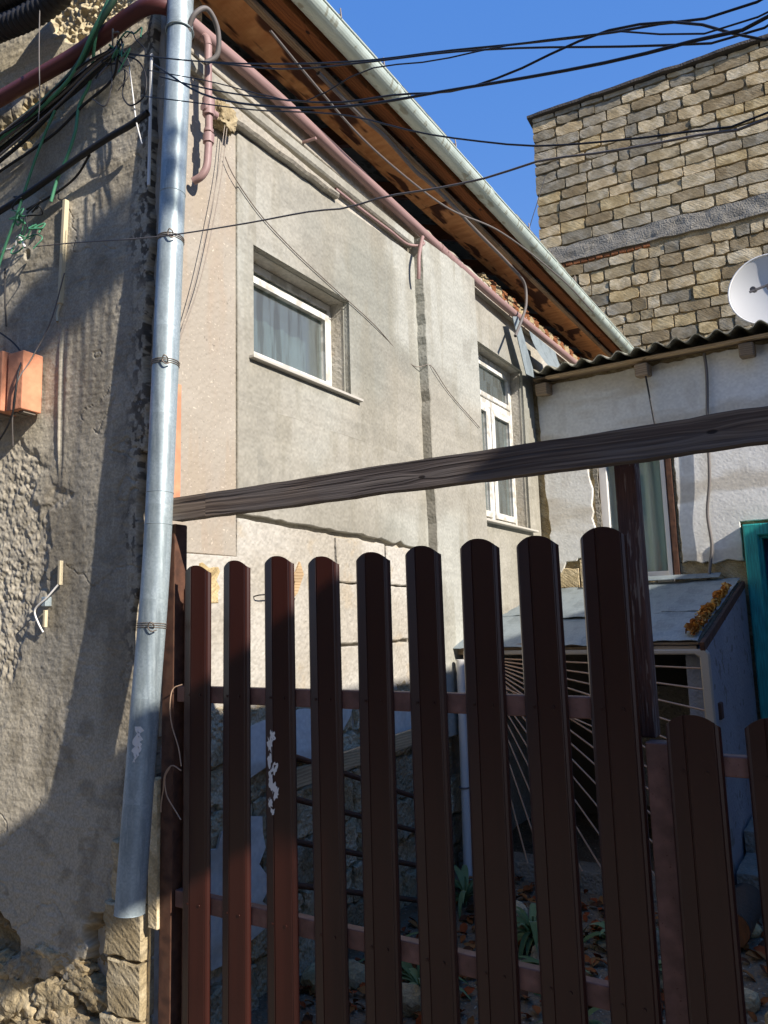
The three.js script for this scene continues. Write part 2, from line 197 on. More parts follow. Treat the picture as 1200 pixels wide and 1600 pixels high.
M.copper = std({ color: '#c9a98d', roughness: 0.45, metalness: 0.3 });
M.white = std({ color: '#e9e8e2', roughness: 0.45 });
M.dish = std({ color: '#c4c5c2', roughness: 0.5 });
M.cream = std({ color: '#d3c6a4', roughness: 0.8 });
M.sill = std({ color: '#bdb9ae', roughness: 0.6 });
M.pvc = std({ roughness: 0.45, map: tex(256, 256, (u, v) => mix3([222, 221, 214], [186, 183, 172], sst(0.5, 0.75, fbm(u * 9, v * 9, 4, 9))), { size: [0.5, 0.5] }) });
M.whitePaint = std({ color: '#dedcd6', roughness: 0.7 });
M.teal = std({ map: tex(128, 512, (u, v) => mul3(mix3([44, 164, 154], [30, 132, 130], fbm(u * 6, v * 10, 4, 256)), 0.85 + 0.3 * vn(u * 50, v * 14, 256)), { size: [0.2, 0.9] }), roughness: 0.5 });
M.navy = std({ color: '#22406a', roughness: 0.5 });
M.glass = phys({ color: '#e6f0f0', transmission: 1, thickness: 0, roughness: 0.04, ior: 1.5 });
M.dustyGlass = phys({ transmission: 0.85, thickness: 0, roughness: 0.12, ior: 1.5, map: tex(256, 256, (u, v) => { const st = fbm(u * 26, v * 2, 4, 26), p = fbm(u * 6, v * 6, 4, 6); return mix3([214, 224, 224], [186, 190, 184], clamp01(sst(0.5, 0.75, st) + 0.5 * p)); }, { size: [0.7, 0.7] }) });
M.curtain = std({ map: tex(256, 256, (u, v) => { const s = fbm(u * 14, v * 2, 4, 14); const k = fbm(u * 5, v * 5, 3, 5); return mix3(mix3([148, 170, 176], [192, 206, 208], s), [178, 178, 164], 0.6 * k); }, { size: [0.8, 0.8] }), roughness: 0.9 });
M.lace = phys({ color: '#d8dcd8', roughness: 1, transmission: 0.35, thickness: 0 });
M.asbestos = std({ map: tex(512, 512, (u, v) => { const s = fbm(u * 8, v * 8, 5, 8); let c = mix3([150, 148, 132], [118, 114, 98], s); if (fbm(u * 20, v * 20, 3, 20) > 0.66) c = mix3(c, [84, 82, 62], 0.7); return c; }, { size: [0.9, 0.9] }), bumpMap: plasterB, bumpScale: 0.004, roughness: 0.96 });
M.terracotta = std({ map: tex(256, 256, (u, v) => mul3([214, 148, 114], 0.85 + 0.25 * fbm(u * 10, v * 10, 4, 10)), { size: [0.4, 0.4] }), roughness: 0.9, bumpMap: plasterB, bumpScale: 0.003 });
M.dirt = std({ map: tex(1024, 1024, (u, v) => { const s = fbm(u * 8, v * 8, 5, 8), d = vn(u * 160, v * 160, 160); let c = mix3([136, 120, 98], [96, 84, 68], s); if (d > 0.9) c = [166, 156, 138]; return c; }, { size: [2, 2] }), bumpMap: plasterB, bumpScale: 0.03, roughness: 1 });
M.street = std({ map: tex(1024, 1024, (u, v) => { const s = fbm(u * 6, v * 6, 5, 6), d = vn(u * 200, v * 200, 200); return mul3(mix3([134, 124, 108], [108, 100, 88], s), 0.85 + 0.3 * d); }, { size: [2.5, 2.5] }), bumpMap: plasterB, bumpScale: 0.01, roughness: 0.97 });
M.dark = std({ color: '#7d756a', roughness: 1 });
M.asphalt = std({ color: '#4a4540', roughness: 0.95, bumpMap: plasterB, bumpScale: 0.02 });
M.rubble = ['#f0ece2', '#dad6cc', '#f8f5ec', '#cac7c0'].map(c => std({ map: limeC, bumpMap: plasterB, bumpScale: 0.03, roughness: 1, color: c }));
M.dullFrame = std({ color: '#b3a795', roughness: 0.7, bumpMap: plasterB, bumpScale: 0.002 });
M.duct = std({ color: '#1d1d20', roughness: 0.6 });
M.leaf = phys({ color: '#4d6b34', roughness: 0.7, transmission: 0.25, thickness: 0 });
M.leafPale = phys({ color: '#6f8a58', roughness: 0.7, transmission: 0.25, thickness: 0 });
M.bark = std({ color: '#4a4036', roughness: 1, bumpMap: limeB, bumpScale: 0.02 });
M.dry = ['#b07a36', '#8a5a2a', '#c49a55', '#6e4a28'].map(c => std({ color: c, roughness: 0.9 }));
M.outerWall = std({ map: limeC, color: '#e0d6c4', roughness: 0.95 });
M.tileRoof = std({ color: '#7a4a38', roughness: 0.9 });
M.rust = std({ color: '#604434', roughness: 0.85, map: tex(128, 128, (u, v) => mul3([255, 240, 230], 0.6 + 0.6 * fbm(u * 8, v * 8, 4, 8)), { size: [0.2, 0.2] }) });

// ---------------------------------------------------------------- ground
structure('ground', uvm(new THREE.PlaneGeometry(300, 300).rotateX(-Math.PI / 2)), M.street);
structure('courtyard_ground', (() => { const g = grid(120, 150, (u, v) => { const x = mix(-2.32, 2.4, u), z = mix(-2.12, -6.3, v); return [x, 0.03 + 0.11 * (fbm(x * 1.6 + 9, z * 1.6 + 30, 4) - 0.3) + 0.05 * sst(-3.4, -4.4, z), z]; }); return uvm(g); })(), M.dirt);
const yardY = (x, z) => 0.03 + 0.11 * (fbm(x * 1.6 + 9, z * 1.6 + 30, 4) - 0.3) + 0.05 * sst(-3.4, -4.4, z);

// ---------------------------------------------------------------- the old rendered house
const FA = THREE.MathUtils.degToRad(5), FN = [Math.sin(FA), 0, Math.cos(FA)], FD = [-Math.cos(FA), 0, Math.sin(FA)], FP = [-2.3, 0, -2.035];
const onFacade = (s, y, d = 0) => [FP[0] + FD[0] * s + FN[0] * d, y, FP[2] + FD[2] * s + FN[2] * d];
const house = thing('rendered_house', 'old house with grey cement render, two white framed windows and a pale green gutter', 'house');
mesh('street_wall', grid(350, 1060, (u, v) => { const s = u * FW, y = v * FH; return onFacade(s, y, facadeField(s, y).h * (s < 0.004 ? 0.3 : 1)); }), M.facade, house);
mesh('street_wall_core', (() => { const g = new THREE.BoxGeometry(4.5, 5.2, 0.2); g.translate(-2.27, 2.6, -0.17); g.rotateY(FA); g.translate(FP[0], 0, FP[2]); return uvm(g); })(), M.mortar, house);
// side wall with its two window openings ([z, y] outlines)
const W1 = { z0: -2.575, z1: -3.375, y0: 2.835, y1: 3.385 }, W2 = { z0: -5.0, z1: -6.0, y0: 2.33, y1: 3.69 };
const hole = w => rect(w.z1, w.z0, w.y0, w.y1);
mesh('side_wall', slabX(jag([[-9.6, -0.2, 0], [-2.06, -0.2, 0], [-2.06, 4.27, 0.012], [-9.6, 4.22, 0]], 0, 0.12, 21), -2.62, 0.3, [hole(W1), hole(W2)]), M.creamPlaster, house);
mesh('corner_render', slabX(jag([[-2.476, 1.9, 0], [-2.04, 1.9, 0.006], [-2.04, 4.12, 0], [-2.476, 4.12, 0]], 0.004, 0.06, 5), -2.319, 0.021, [], 0.004), M.pinkPlaster, house);
mesh('cement_panel', slabX(jag([[-4.2, 2.05, 0.012], [-3.3, 2.075, 0.004], [-2.474, 2.09, 0.001], [-2.474, 3.9, 0.003], [-4.2, 3.97, 0.002]], 0.004, 0.05, 8), -2.319, 0.034, [hole(W1)], 0.004), M.cement, house);
mesh('cement_panel', slabX(jag([[-4.965, 0.9, 0.002], [-4.215, 0.9, 0.012], [-4.2, 2.2, 0.012], [-4.16, 3.2, 0.012], [-4.13, 4.07, 0.004], [-4.93, 4.12, 0.002]], 0.004, 0.07, 9), -2.319, 0.1, [], 0.006), M.cement, house);
mesh('cement_panel', slabX(jag([[-6.24, 1.2, 0], [-4.969, 1.2, 0], [-4.969, 4.02, 0.003], [-6.24, 3.98, 0]], 0.003, 0.07, 10), -2.319, 0.022, [hole(W2)], 0.004), M.cement, house);
mesh('lower_render', slabX(jag([[-3.2, 1.16, 0.02], [-2.06, 1.2, 0], [-2.06, 1.896, 0], [-2.476, 1.9, 0], [-2.48, 2.07, 0.003], [-3.2, 2.05, 0.002]], 0.004, 0.06, 14), -2.319, 0.026, [], 0.004), M.creamPlaster, house);
mesh('upper_render', slabX(jag([[-9.4, 4.06, 0.006], [-4.95, 4.1, 0], [-2.06, 4.125, 0], [-2.06, 4.26, 0.012], [-9.4, 4.2, 0.01]], 0.01, 0.09, 15), -2.319, 0.028, [], 0.004), M.creamPlaster, house);
// stone shelf moulding and the hollow under it
mesh('moulding', slabX(jag([[-3.25, 3.93, 0.004], [-2.36, 3.905, 0.002], [-2.36, 3.985, 0.003], [-3.25, 3.962, 0]], 0.003, 0.06, 16), -2.319, 0.07, [], 0.012), M.creamPlaster, house);
mesh('moulding', slabX(rect(-4.12, -2.06, 4.02, 4.085), -2.319, 0.05, [], 0.01), M.cement, house);
// limestone blocks laid bare below the render
for (const [z0, z1, y0, y1, k] of [[-3.68, -3.215, 1.815, 2.04, 0], [-4.2, -3.69, 1.81, 2.03, 1], [-3.95, -3.215, 1.5, 1.805, 0], [-4.2, -3.96, 1.5, 1.8, 1], [-3.6, -3.215, 1.2, 1.485, 1], [-4.2, -3.61, 1.22, 1.485, 0]])
  mesh('limestone_block', slabX(jag(rect(z0, z1, y0, y1), 0.005, 0.05, 100 + z0 * 50), -2.319, 0.03 + 0.006 * k, [], 0.006), M.creamPlaster, house);
// rubble courses low on the wall, under the fallen render
{ const r = rng(41); let y = 0.0; while (y < 1.2) { const h = 0.16 + r() * 0.08; let z = -2.1 - r() * 0.2; while (z > -4.4) { const w = 0.22 + r() * 0.26; if (y + h < 1.32) { const g = slabX(jag(rect(z - w + 0.012, z - 0.012, y + 0.01, y + h - 0.008), 0.016, 0.03, (r() * 1e5) | 0), -2.33, 0.02 + r() * 0.04, [], 0.008); mesh('rubble_stone', g, M.rubble[(r() * 4) | 0], house); } z -= w; } y += h; } }
mesh('render_flake', slabX(jag([[-3.15, 0.98], [-2.5, 1.0], [-2.4, 1.19], [-3.3, 1.19]], 0.03, 0.06, 77), -2.275, 0.012), M.whitePlaster, house);
mesh('render_flake', slabX(jag([[-4.1, 0.96], [-3.45, 0.93], [-3.4, 1.21], [-4.15, 1.21]], 0.03, 0.06, 78), -2.275, 0.012), M.whitePlaster, house);
mesh('render_flake', slabX(jag([[-2.62, 0.35], [-2.3, 0.3], [-2.25, 0.75], [-2.6, 0.8]], 0.03, 0.06, 79), -2.275, 0.012), M.whitePlaster, house);
mesh('foam_patch', slabX(jag([[-2.36, 1.7], [-2.26, 1.7], [-2.25, 1.86], [-2.36, 1.85]], 0.012, 0.03, 91), -2.3, 0.012, [], 0.003), M.lime[6], house);
mesh('broken_lath', slabX([[-2.93, 1.84], [-2.88, 1.75], [-2.84, 1.72], [-2.86, 1.8], [-2.83, 1.83], [-2.87, 1.85], [-2.9, 1.9]], -2.3, 0.02, [], 0.002), M.paleWood, house);
mesh('wall_hook', tube([[-2.29, 1.73, -2.58], [-2.25, 1.735, -2.58], [-2.25, 1.735, -2.7], [-2.25, 1.72, -2.82]], 0.003), M.cableBlack, house);
// windows
function pvcWindow(w, X, layout) {
  const g = grp('window', house); const z0 = w.z0 - 0.002, z1 = w.z1 + 0.002, y0 = w.y0 + 0.002, y1 = w.y1 - 0.002, t = 0.038;
  const frame = (nm, a0, a1, b0, b1, tk, x, d) => mesh(nm, slabX(rect(a0, a1, b0, b1), x, d, [rect(a0 + tk, a1 - tk, b0 + tk, b1 - tk)], 0.004), M.pvc, g);
  frame('frame', z1, z0, y0, y1, t, X - 0.05, 0.055);
  layout(g, frame, z0, z1, y0, y1, t, X); return g;
}
{ const g = pvcWindow(W1, -2.415, (g, frame, z0, z1, y0, y1, t, X) => {
    frame('sash', z1 + 0.042, z0 - 0.042, y0 + 0.042, y1 - 0.075, 0.034, X - 0.03, 0.05);
    mesh('pane', box(X - 0.012, X - 0.008, y0 + 0.07, y1 - 0.04, z1 + 0.07, z0 - 0.07, 0), M.dustyGlass, g);
    mesh('curtain', warp(grid(60, 6, (u, v) => [X - 0.13, mix(y0 - 0.1, y1 + 0.1, v), mix(z1 - 0.15, z0 + 0.15, u)]), v => { v.x += 0.006 * Math.sin(v.z * 46) + 0.004 * Math.sin(v.z * 91 + 1); }), M.curtain, g);
    mesh('sash_label', box(X + 0.0215, X + 0.0225, y0 + 0.05, y0 + 0.068, (z0 + z1) / 2 - 0.05, (z0 + z1) / 2 - 0.02, 0), M.cableGrey, g);
  }); mesh('sill', box(-2.42, -2.25, 2.813, 2.828, -3.45, -2.545, 0.003), M.sill, g); }
{ const g = pvcWindow(W2, -2.415, (g, frame, z0, z1, y0, y1, t, X) => {
    const yt = 3.31, zm = -5.52;
    mesh('transom', box(X - 0.045, X + 0.008, yt - 0.03, yt + 0.03, z1 + t, z0 - t, 0.005), M.pvc, g);
    mesh('mullion', box(X - 0.045, X + 0.008, y0 + t, yt - 0.031, zm - 0.03, zm + 0.03, 0.005), M.pvc, g);
    frame('sash', z1 + 0.05, z0 - 0.05, yt + 0.034, y1 - 0.05, 0.035, X - 0.03, 0.045);
    frame('sash', z1 + 0.05, zm - 0.034, y0 + 0.05, yt - 0.034, 0.045, X - 0.03, 0.045);
    frame('sash', zm + 0.034, z0 - 0.05, y0 + 0.05, yt - 0.034, 0.045, X - 0.03, 0.045);
    for (const [a, b, c, d] of [[z1 + 0.08, z0 - 0.08, yt + 0.06, y1 - 0.08], [z1 + 0.09, zm - 0.07, y0 + 0.09, yt - 0.07], [zm + 0.07, z0 - 0.09, y0 + 0.09, yt - 0.07]]) mesh('pane', box(X - 0.012, X - 0.008, c, d, a, b, 0), M.dustyGlass, g);
    mesh('curtain', warp(grid(60, 6, (u, v) => [X - 0.16, mix(y0 - 0.1, y1 + 0.1, v), mix(z1 - 0.15, z0 + 0.15, u)]), v => { v.x += 0.02 * Math.sin(v.z * 38); }), M.curtain, g);
  }); mesh('sill', box(-2.42, -2.24, 2.302, 2.318, -6.04, -4.98, 0.003), M.sill, g); }
// the rest of the shell
mesh('back_wall', box(-6.8, -2.33, 0, 4.5, -9.9, -9.62, 0), M.outerWall, house);
mesh('far_wall', box(-7.1, -6.81, 0, 5.2, -9.9, -1.7, 0), M.outerWall, house);
mesh('inner_floor', box(-6.8, -2.63, 1.9, 2.0, -9.6, -2.3, 0), M.dark, house);
// eaves: rafters, lining boards, fascia, sheet roof, gutter
{ const roofY = x => 4.66 + (-2.0 - x) * 0.36;
  const rs = (x0, x1, t, z0, z1) => { const g = new THREE.BoxGeometry(Math.hypot(x1 - x0, roofY(x1) - roofY(x0)), t, z1 - z0); g.rotateZ(Math.atan2(roofY(x1) - roofY(x0), x1 - x0)); g.translate((x0 + x1) / 2, (roofY(x0) + roofY(x1)) / 2, (z0 + z1) / 2); return uvm(g); };
  const g = grp('roof', house);
  for (let k = 0; k < 7; k++) mesh('roof_sheet', rs(-6.9, -1.98, 0.012, -9.7 + k * 1.1, -9.7 + k * 1.1 + 1.16).translate(0, 0.014 * (k % 2), 0), M.asbestos, g);
  for (let k = 0; k < 10; k++) { const z = -2.35 - k * 0.78; mesh('rafter', bar([-2.05, roofY(-2.05) - 0.075, z], [-6.5, roofY(-6.5) - 0.075, z], 0.05, 0.12), M.soffitDark, g); }
  const r = rng(9);
  for (const [xa, xb, y, m, nm] of [[-2.385, -2.16, 4.475, M.soffit, 'lining_board'], [-2.152, -2.118, 4.445, M.oldWood, 'batten'], [-2.11, -2.03, 4.485, M.soffitDark, 'lining_board']]) {
    let z = -2.1; while (z > -9.4) { const L = nm === 'batten' ? 3.6 : 2.2 + r() * 0.8, dz = Math.max(z - L, -9.5), b = box(xa, xb, y, y + 0.022, dz + 0.004, z - 0.004, 0.003); warp(b, v => { v.y += 0.006 * Math.sin(v.z * 1.1 + xa * 30); }); b.attributes.uv && (() => { const u = b.attributes.uv, p = b.attributes.position; for (let i = 0; i < p.count; i++) u.setXY(i, p.getZ(i) + z * 0.37, p.getX(i) + xa * 3); })(); mesh(nm, b, m, g); z = dz; } }
  mesh('fascia', box(-2.055, -2.03, 4.5, 4.66, -9.5, -2.12, 0.003), M.soffitDark, g);
  mesh('gable_board', bar([-2.0, roofY(-2.0) - 0.06, -2.02], [-4.2, roofY(-4.2) - 0.06, -2.02 + 0.19], 0.03, 0.16), M.oldWood, g);
  const gut = grp('gutter', house), R = 0.058, prof = []; for (let i = 0; i <= 14; i++) { const a = Math.PI + (i / 14) * Math.PI; prof.push([Math.cos(a) * R, Math.sin(a) * R]); } for (let i = 14; i >= 0; i--) { const a = Math.PI + (i / 14) * Math.PI; prof.push([Math.cos(a) * (R - 0.003), Math.sin(a) * (R - 0.003)]); }
  const trough = (z0, z1, k, yo = 0) => { const e = new THREE.ExtrudeGeometry(poly(prof.map(p => [p[0] * k, p[1] * k])), { depth: z1 - z0, bevelEnabled: false }); e.translate(-1.965, 4.545 + yo, z0); return uvm(e); };
  const slope = z => 4.545 + 0.0; const cuts = [-2.12, -3.38, -4.62, -5.95, -7.3, -9.5];
  for (let i = 0; i < 5; i++) { mesh('gutter_length', trough(cuts[i + 1], cuts[i], 1 + (i % 2) * 0.02, -0.004 * i), M.gutter, gut); mesh('joint_band', trough(cuts[i + 1] - 0.03, cuts[i + 1] + 0.03, 1.06, -0.004 * i), M.gutter, gut); mesh('bead', rod([-1.965 + R, 4.547 - 0.004 * i, cuts[i]], [-1.965 + R, 4.547 - 0.004 * i, cuts[i + 1]], 0.007, 8), M.gutter, gut); }
  for (const z of [-2.8, -3.2, -4.05, -5.3, -6.4]) mesh('gutter_hook', tube([[-2.03, 4.6, z], [-1.99, 4.585, z], [-1.91, 4.57, z], [-1.9, 4.54, z], [-1.905, 4.6, z]], 0.0035, 20, 6), M.wire, gut);
  // crumbled wall top under the boards
  for (let k = 0; k < 26; k++) { const z = -5.3 - k * 0.12; mesh('broken_stone', stone(300 + k, 0.05, 0.03 + 0.03 * r(), 0.065).translate(-2.33, 4.22 + 0.03 * r(), z - 0.05 * r()), k % 2 ? M.redBrick : M.lime[3], house); }
}
// broken stone and quoin blocks at the foot of the street wall
{ const r = rng(23);
  for (const [s, y, a, b, rot, m] of [[0.46, 0.345, 0.13, 0.045, -0.25, 1], [0.3, 0.27, 0.1, 0.04, -0.35, 3], [0.5, 0.2, 0.09, 0.06, 0.1, 2], [0.34, 0.13, 0.14, 0.045, -0.2, 1], [0.66, 0.3, 0.09, 0.05, 0.5, 4], [0.72, 0.17, 0.1, 0.07, 0.2, 2], [0.55, 0.06, 0.16, 0.05, 0, 3], [0.9, 0.22, 0.12, 0.07, 0.1, 1], [0.25, 0.03, 0.12, 0.04, 0, 2]]) {
    const g = stone((s * 1e4) | 0, a * 1.15, b * 1.15, 0.045); g.rotateZ(rot); g.rotateY(FA); const p = onFacade(s, y, -0.04); g.translate(...p); mesh('rubble_stone', g, M.lime[m], house); }
  for (const [y0, y1, w, d] of [[0.62, 0.83, 0.17, 0.014], [0.43, 0.612, 0.2, 0.02], [0.235, 0.42, 0.18, 0.018], [0.02, 0.225, 0.21, 0.022]]) { const e = new THREE.ExtrudeGeometry(poly(jag([[-w, y0], [-0.012, y0, 0.002], [-0.012, y1], [-w, y1, 0.012]], 0.006, 0.03, (y0 * 999) | 0)), { depth: 0.06, bevelEnabled: true, bevelSize: 0.006, bevelThickness: 0.006, bevelSegments: 1, bevelOffset: -0.006 }); e.translate(0, 0, -0.05 + d); e.rotateY(FA); e.translate(FP[0], 0, FP[2]); mesh('quoin_stone', uvm(e), M.lime[2], house); }
}

// ---------------------------------------------------------------- tall limestone building behind
{ const A = THREE.MathUtils.degToRad(4), t = thing('limestone_building', 'tall building of rough yellow limestone blocks with a grey concrete band', 'building', [-3.8, 0, -11.1]); t.rotation.y = A;
  const W = 6.2, top = 9.62;
  mesh('wall_core', box(0, W, 0, top - 0.02, -6, -0.022, 0), M.mortar, t);
  mesh('concrete_band', (() => { const g = uvm(new THREE.BoxGeometry(W + 0.03, 0.27, 0.12, 90, 6, 1)); g.translate(W / 2, 7.2, -0.02); return warp(g, v => { const n = fbm(v.x * 5 + 4, v.y * 9 + 2, 4) - 0.5; if (v.z > 0) v.z += 0.05 * n; v.y += 0.06 * n * (Math.abs(v.y - 7.2) > 0.1 ? 1 : 0); }); })(), M.concrete, t);
  mesh('roof_slab', (() => { const g = uvm(new THREE.BoxGeometry(W + 0.14, 0.045, 6.2, 60, 1, 1)); g.translate(W / 2 - 0.02, top + 0.02, -3.0); return warp(g, v => { v.y += 0.03 * (fbm(v.x * 3 + 1, v.z * 2 + 9, 3) - 0.5); if (v.z > 0) v.z += 0.05 * (fbm(v.x * 4, 3, 3) - 0.5); }); })(), M.asphalt, t);
  const variants = []; for (let k = 0; k < 10; k++) { const g = new THREE.BoxGeometry(1, 1, 1, 4, 2, 1), o = k * 11 + 3; variants.push(g); warp(g, v => { const n = fbm(v.x * 3 + o, v.y * 3 + o * 0.7, 3) - 0.5, c = (Math.abs(v.x) > 0.45 && Math.abs(v.y) > 0.45) ? 0.025 + 0.05 * ((k * 7) % 3 === 0 ? 1 : 0) : 0; v.x -= Math.sign(v.x) * c * 0.5; v.y -= Math.sign(v.y) * c * 1.2; v.x += 0.05 * n; v.y += 0.24 * (fbm(v.x * 3.4 + o + 30, v.z + o, 3) - 0.5); if (v.z > 0) v.z += 0.4 * n; }); }
  const vv = variants.map(g => { const h = g.toNonIndexed(); return h; });
  const r = rng(1234); let y = 5.15, n = 0, redRow = 7.0;
  while (y < top - 0.05) {
    let h = 0.176 + (r() - 0.5) * 0.06; if (y < 7.33 && y + h > 7.05) { if (y < 7.0) { h = 7.04 - y; } else { y = 7.345; continue; } }
    if (y + h > top) h = top - y; if (h < 0.06) { y += h; continue; }
    let x = -0.02 - r() * 0.02; const small = y < 6.95;
    while (x < 4.0) { let w = small ? (r() < 0.45 ? 0.17 + r() * 0.1 : 0.3 + r() * 0.16) : (r() < 0.15 ? 0.16 + r() * 0.1 : 0.34 + r() * 0.14);
      const k = (r() * 10) | 0, g = vv[k].clone(), d = 0.1; g.scale(w - 0.012 - 0.022 * r() * r(), h - 0.012 - 0.022 * r(), d); g.rotateZ((r() - 0.5) * 0.03); g.translate(x + w / 2, y + h / 2, -0.03 + 0.02 * r());
      let mi = (r() * 8) | 0; if (y > 8.1 && x < 1.6 && r() < 0.6) mi = 4 + ((r() * 2) | 0); else if (mi === 5 && r() < 0.6) mi = 1;
      mesh('stone_block', uvm(g, [r() * 3, r() * 3]), M.lime[mi], t); n++; x += w; }
    y += h; }
  for (let k = 0; k < 12; k++) mesh('red_brick', box(0.25 + k * 0.115, 0.25 + k * 0.115 + 0.1, 6.995, 7.05, -0.05, 0.012 + 0.01 * r(), 0.008), M.redBrick, t);
  mesh('corner_conduit', rod([-0.09, 5.2, 0.02], [-0.09, 7.0, 0.02], 0.025), M.cableGrey, t);
}
tag(mesh('roof_guy_wire', tube([[-3.597, 8.466, -10.9], [-3.737, 7.831, -10.7], [-3.9, 7.2, -10.5], [-4.0, 6.4, -9.6]], 0.006), M.cableBlack), 'thin black wire hanging from the corner of the tall limestone building', 'wire');

// ---------------------------------------------------------------- white house across the yard
const whouse = thing('white_house', 'low whitewashed house under a corrugated roof with teal door at the back of the yard', 'house');
{ const t = whouse, Z = -6.25;
  const win = rect(-1.81, -1.2, 1.86, 2.98), dr = rect(-0.72, 0.3, 0.0, 2.24);
  mesh('wall', slabZ(rect(-2.31, 2.3, -0.1, 3.64), Z - 0.33, 0.31, [win, dr]), M.mortar, t);
  mesh('whitewash', slabZ(jag([[-2.2, 1.98, 0.03], [-1.84, 2.12, 0.015], [-1.84, 3.0, 0.006], [-1.17, 3.0, 0.006], [-1.17, 1.99, 0.02], [-0.74, 1.98, 0.002], [-0.74, 2.27, 0.002], [2.3, 2.27, 0], [2.3, 3.59, 0.01], [-2.27, 3.6, 0.01]], 0.01, 0.05, 31), Z - 0.022, 0.03, [], 0.005), M.whitePlaster, t);
  mesh('whitewash', slabZ(jag([[-2.29, 0.0, 0], [-1.0, 0.0, 0], [-1.0, 1.7, 0.02], [-2.29, 1.75, 0.004]], 0.01, 0.06, 32), Z - 0.022, 0.02, [], 0.004), M.creamPlaster, t);
  for (const [x0, x1, y0, y1] of [[-2.17, -1.99, 1.84, 2.0], [-1.98, -1.83, 1.83, 2.07]]) mesh('limestone_block', slabZ(jag(rect(x0, x1, y0, y1), 0.006, 0.04, 55), Z - 0.022, 0.024, [], 0.005), M.limeBlock, t);
  // closed behind
  mesh('back_wall', box(-2.31, 2.3, -0.1, 3.9, -10.2, -10, 0), M.outerWall, t); mesh('end_wall', box(2.1, 2.3, -0.1, 3.6, -9.99, Z - 0.34, 0), M.outerWall, t); mesh('inner_floor', box(-2.3, 2.09, 0.0, 0.05, -9.99, Z - 0.35, 0), M.dark, t);
  // wooden window with lace
  const w = grp('window', t);
  mesh('frame', slabZ(rect(-1.79, -1.22, 1.88, 2.96), Z - 0.13, 0.07, [rect(-1.725, -1.285, 1.94, 2.9)], 0.004), M.whitePaint, w);
  mesh('casing', box(-1.238, -1.196, 1.87, 2.97, Z - 0.05, Z + 0.012, 0.004), M.rust, w); mesh('sash_bar', box(-1.285, -1.25, 1.89, 2.95, Z - 0.055, Z - 0.01, 0.004), M.whitePaint, w);
  mesh('pane', box(-1.724, -1.286, 1.941, 2.899, Z - 0.1, Z - 0.096, 0), M.glass, w);
  mesh('lace_curtain', warp(grid(80, 4, (u, v) => [mix(-1.74, -1.27, u), mix(1.9, 2.96, v), Z - 0.17]), v => { v.z += 0.016 * Math.sin(v.x * 70) + 0.01 * Math.sin(v.x * 31 + 1); }), M.lace, w);
  mesh('sill', box(-1.36, -1.24, 1.83, 1.88, Z - 0.1, Z + 0.04, 0.006), M.white, w); mesh('plaster_reveal', slabZ(jag([[-1.815, 2.1], [-1.785, 2.1], [-1.785, 2.95], [-1.82, 2.95]], 0.007, 0.04, 66), Z - 0.03, 0.016), M.concrete, w);
  // teal door
  const d = grp('door', t);
  mesh('door_frame', slabZ([[-0.72, 0.02], [-0.62, 0.02], [-0.62, 2.15], [0.2, 2.15], [0.2, 0.02], [0.3, 0.02], [0.3, 2.24], [-0.72, 2.24]], Z - 0.06, 0.13, [], 0.01), M.teal, d);
  mesh('frame_moulding', slabZ([[-0.64, 0.02], [-0.6, 0.02], [-0.6, 2.13], [0.18, 2.13], [0.18, 2.165], [-0.64, 2.165]], Z - 0.04, 0.08, [], 0.006), M.teal, d);
  mesh('door_leaf', box(-0.615, 0.195, 0.03, 2.14, Z - 0.16, Z - 0.12, 0.004), M.navy, d); mesh('door_panel', box(-0.5, 0.1, 1.2, 2.0, Z - 0.118, Z - 0.1, 0.01), M.navy, d);
  // eave timbers
  for (const x of [-2.17, -1.335, -0.57, 0.3, 1.1]) mesh('rafter_tail', bar([x, 3.53, -6.09], [x, 3.74, -7.3], 0.105, 0.105), M.oldWood, t);
  mesh('eave_batten', warp(box(-2.12, 2.3, 3.598, 3.622, -6.13, -6.08, 0.004), v => { v.y += 0.012 * Math.sin(v.x * 2.1); }), M.paleWood, t); mesh('eave_board', box(-2.25, 2.3, 3.632, 3.646, -6.5, -6.14, 0.003), M.oldWood, t);
  const rf = grp('roof', t);
  for (let k = 0; k < 5; k++) { const x0 = -2.26 + k * 1.0, x1 = x0 + 1.06, up = k % 2 * 0.008; const top = (u, v, o) => { const x = mix(x0, x1, u), z = mix(-6.0 + 0.01 * Math.sin(k * 7), -10.2, v); return [x, 3.672 + 0.024 * Math.cos(x * 2 * Math.PI / 0.147 + 0.6) + up + o + (-6.0 - z) * 0.19, z]; };
    const a = grid(84, 6, (u, v) => top(u, v, 0)), b = grid(84, 6, (u, v) => top(u, v, -0.008)), c = grid(84, 1, (u, v) => { const p = top(u, 0, -0.008 * v); return p; });
    mesh('corrugated_sheet', uvm(mergeGeometries([a, b, c])), M.asbestos, rf); }
  // upturned sheet pieces leaning on the roof beside the old house
  mesh('flashing_sheet', slabX([[-6.05, 3.62], [-5.83, 3.6], [-5.6, 4.02], [-5.72, 4.06]], -2.2, 0.006), M.sheet, rf);
  mesh('flashing_sheet', grid(10, 10, (u, v) => [-2.18 + 0.12 * (1 - v) * (1 - v), mix(3.68, 4.0, v), mix(-6.1, -6.75, u) + 0.18 * v]), M.sheet, rf);
}
tag(mesh('wall_cable', tube([[-0.875, 3.6, -6.2], [-0.87, 3.45, -6.2], [-0.9, 3.0, -6.2], [-0.92, 2.6, -6.2], [-0.955, 2.35, -6.2], [-0.945, 2.1, -6.2], [-0.97, 1.95, -6.2], [-0.99, 1.82, -6.17]], 0.012, 60, 8), M.cableGrey), 'thick grey cable running down the white house wall beside the lace window', 'cable');
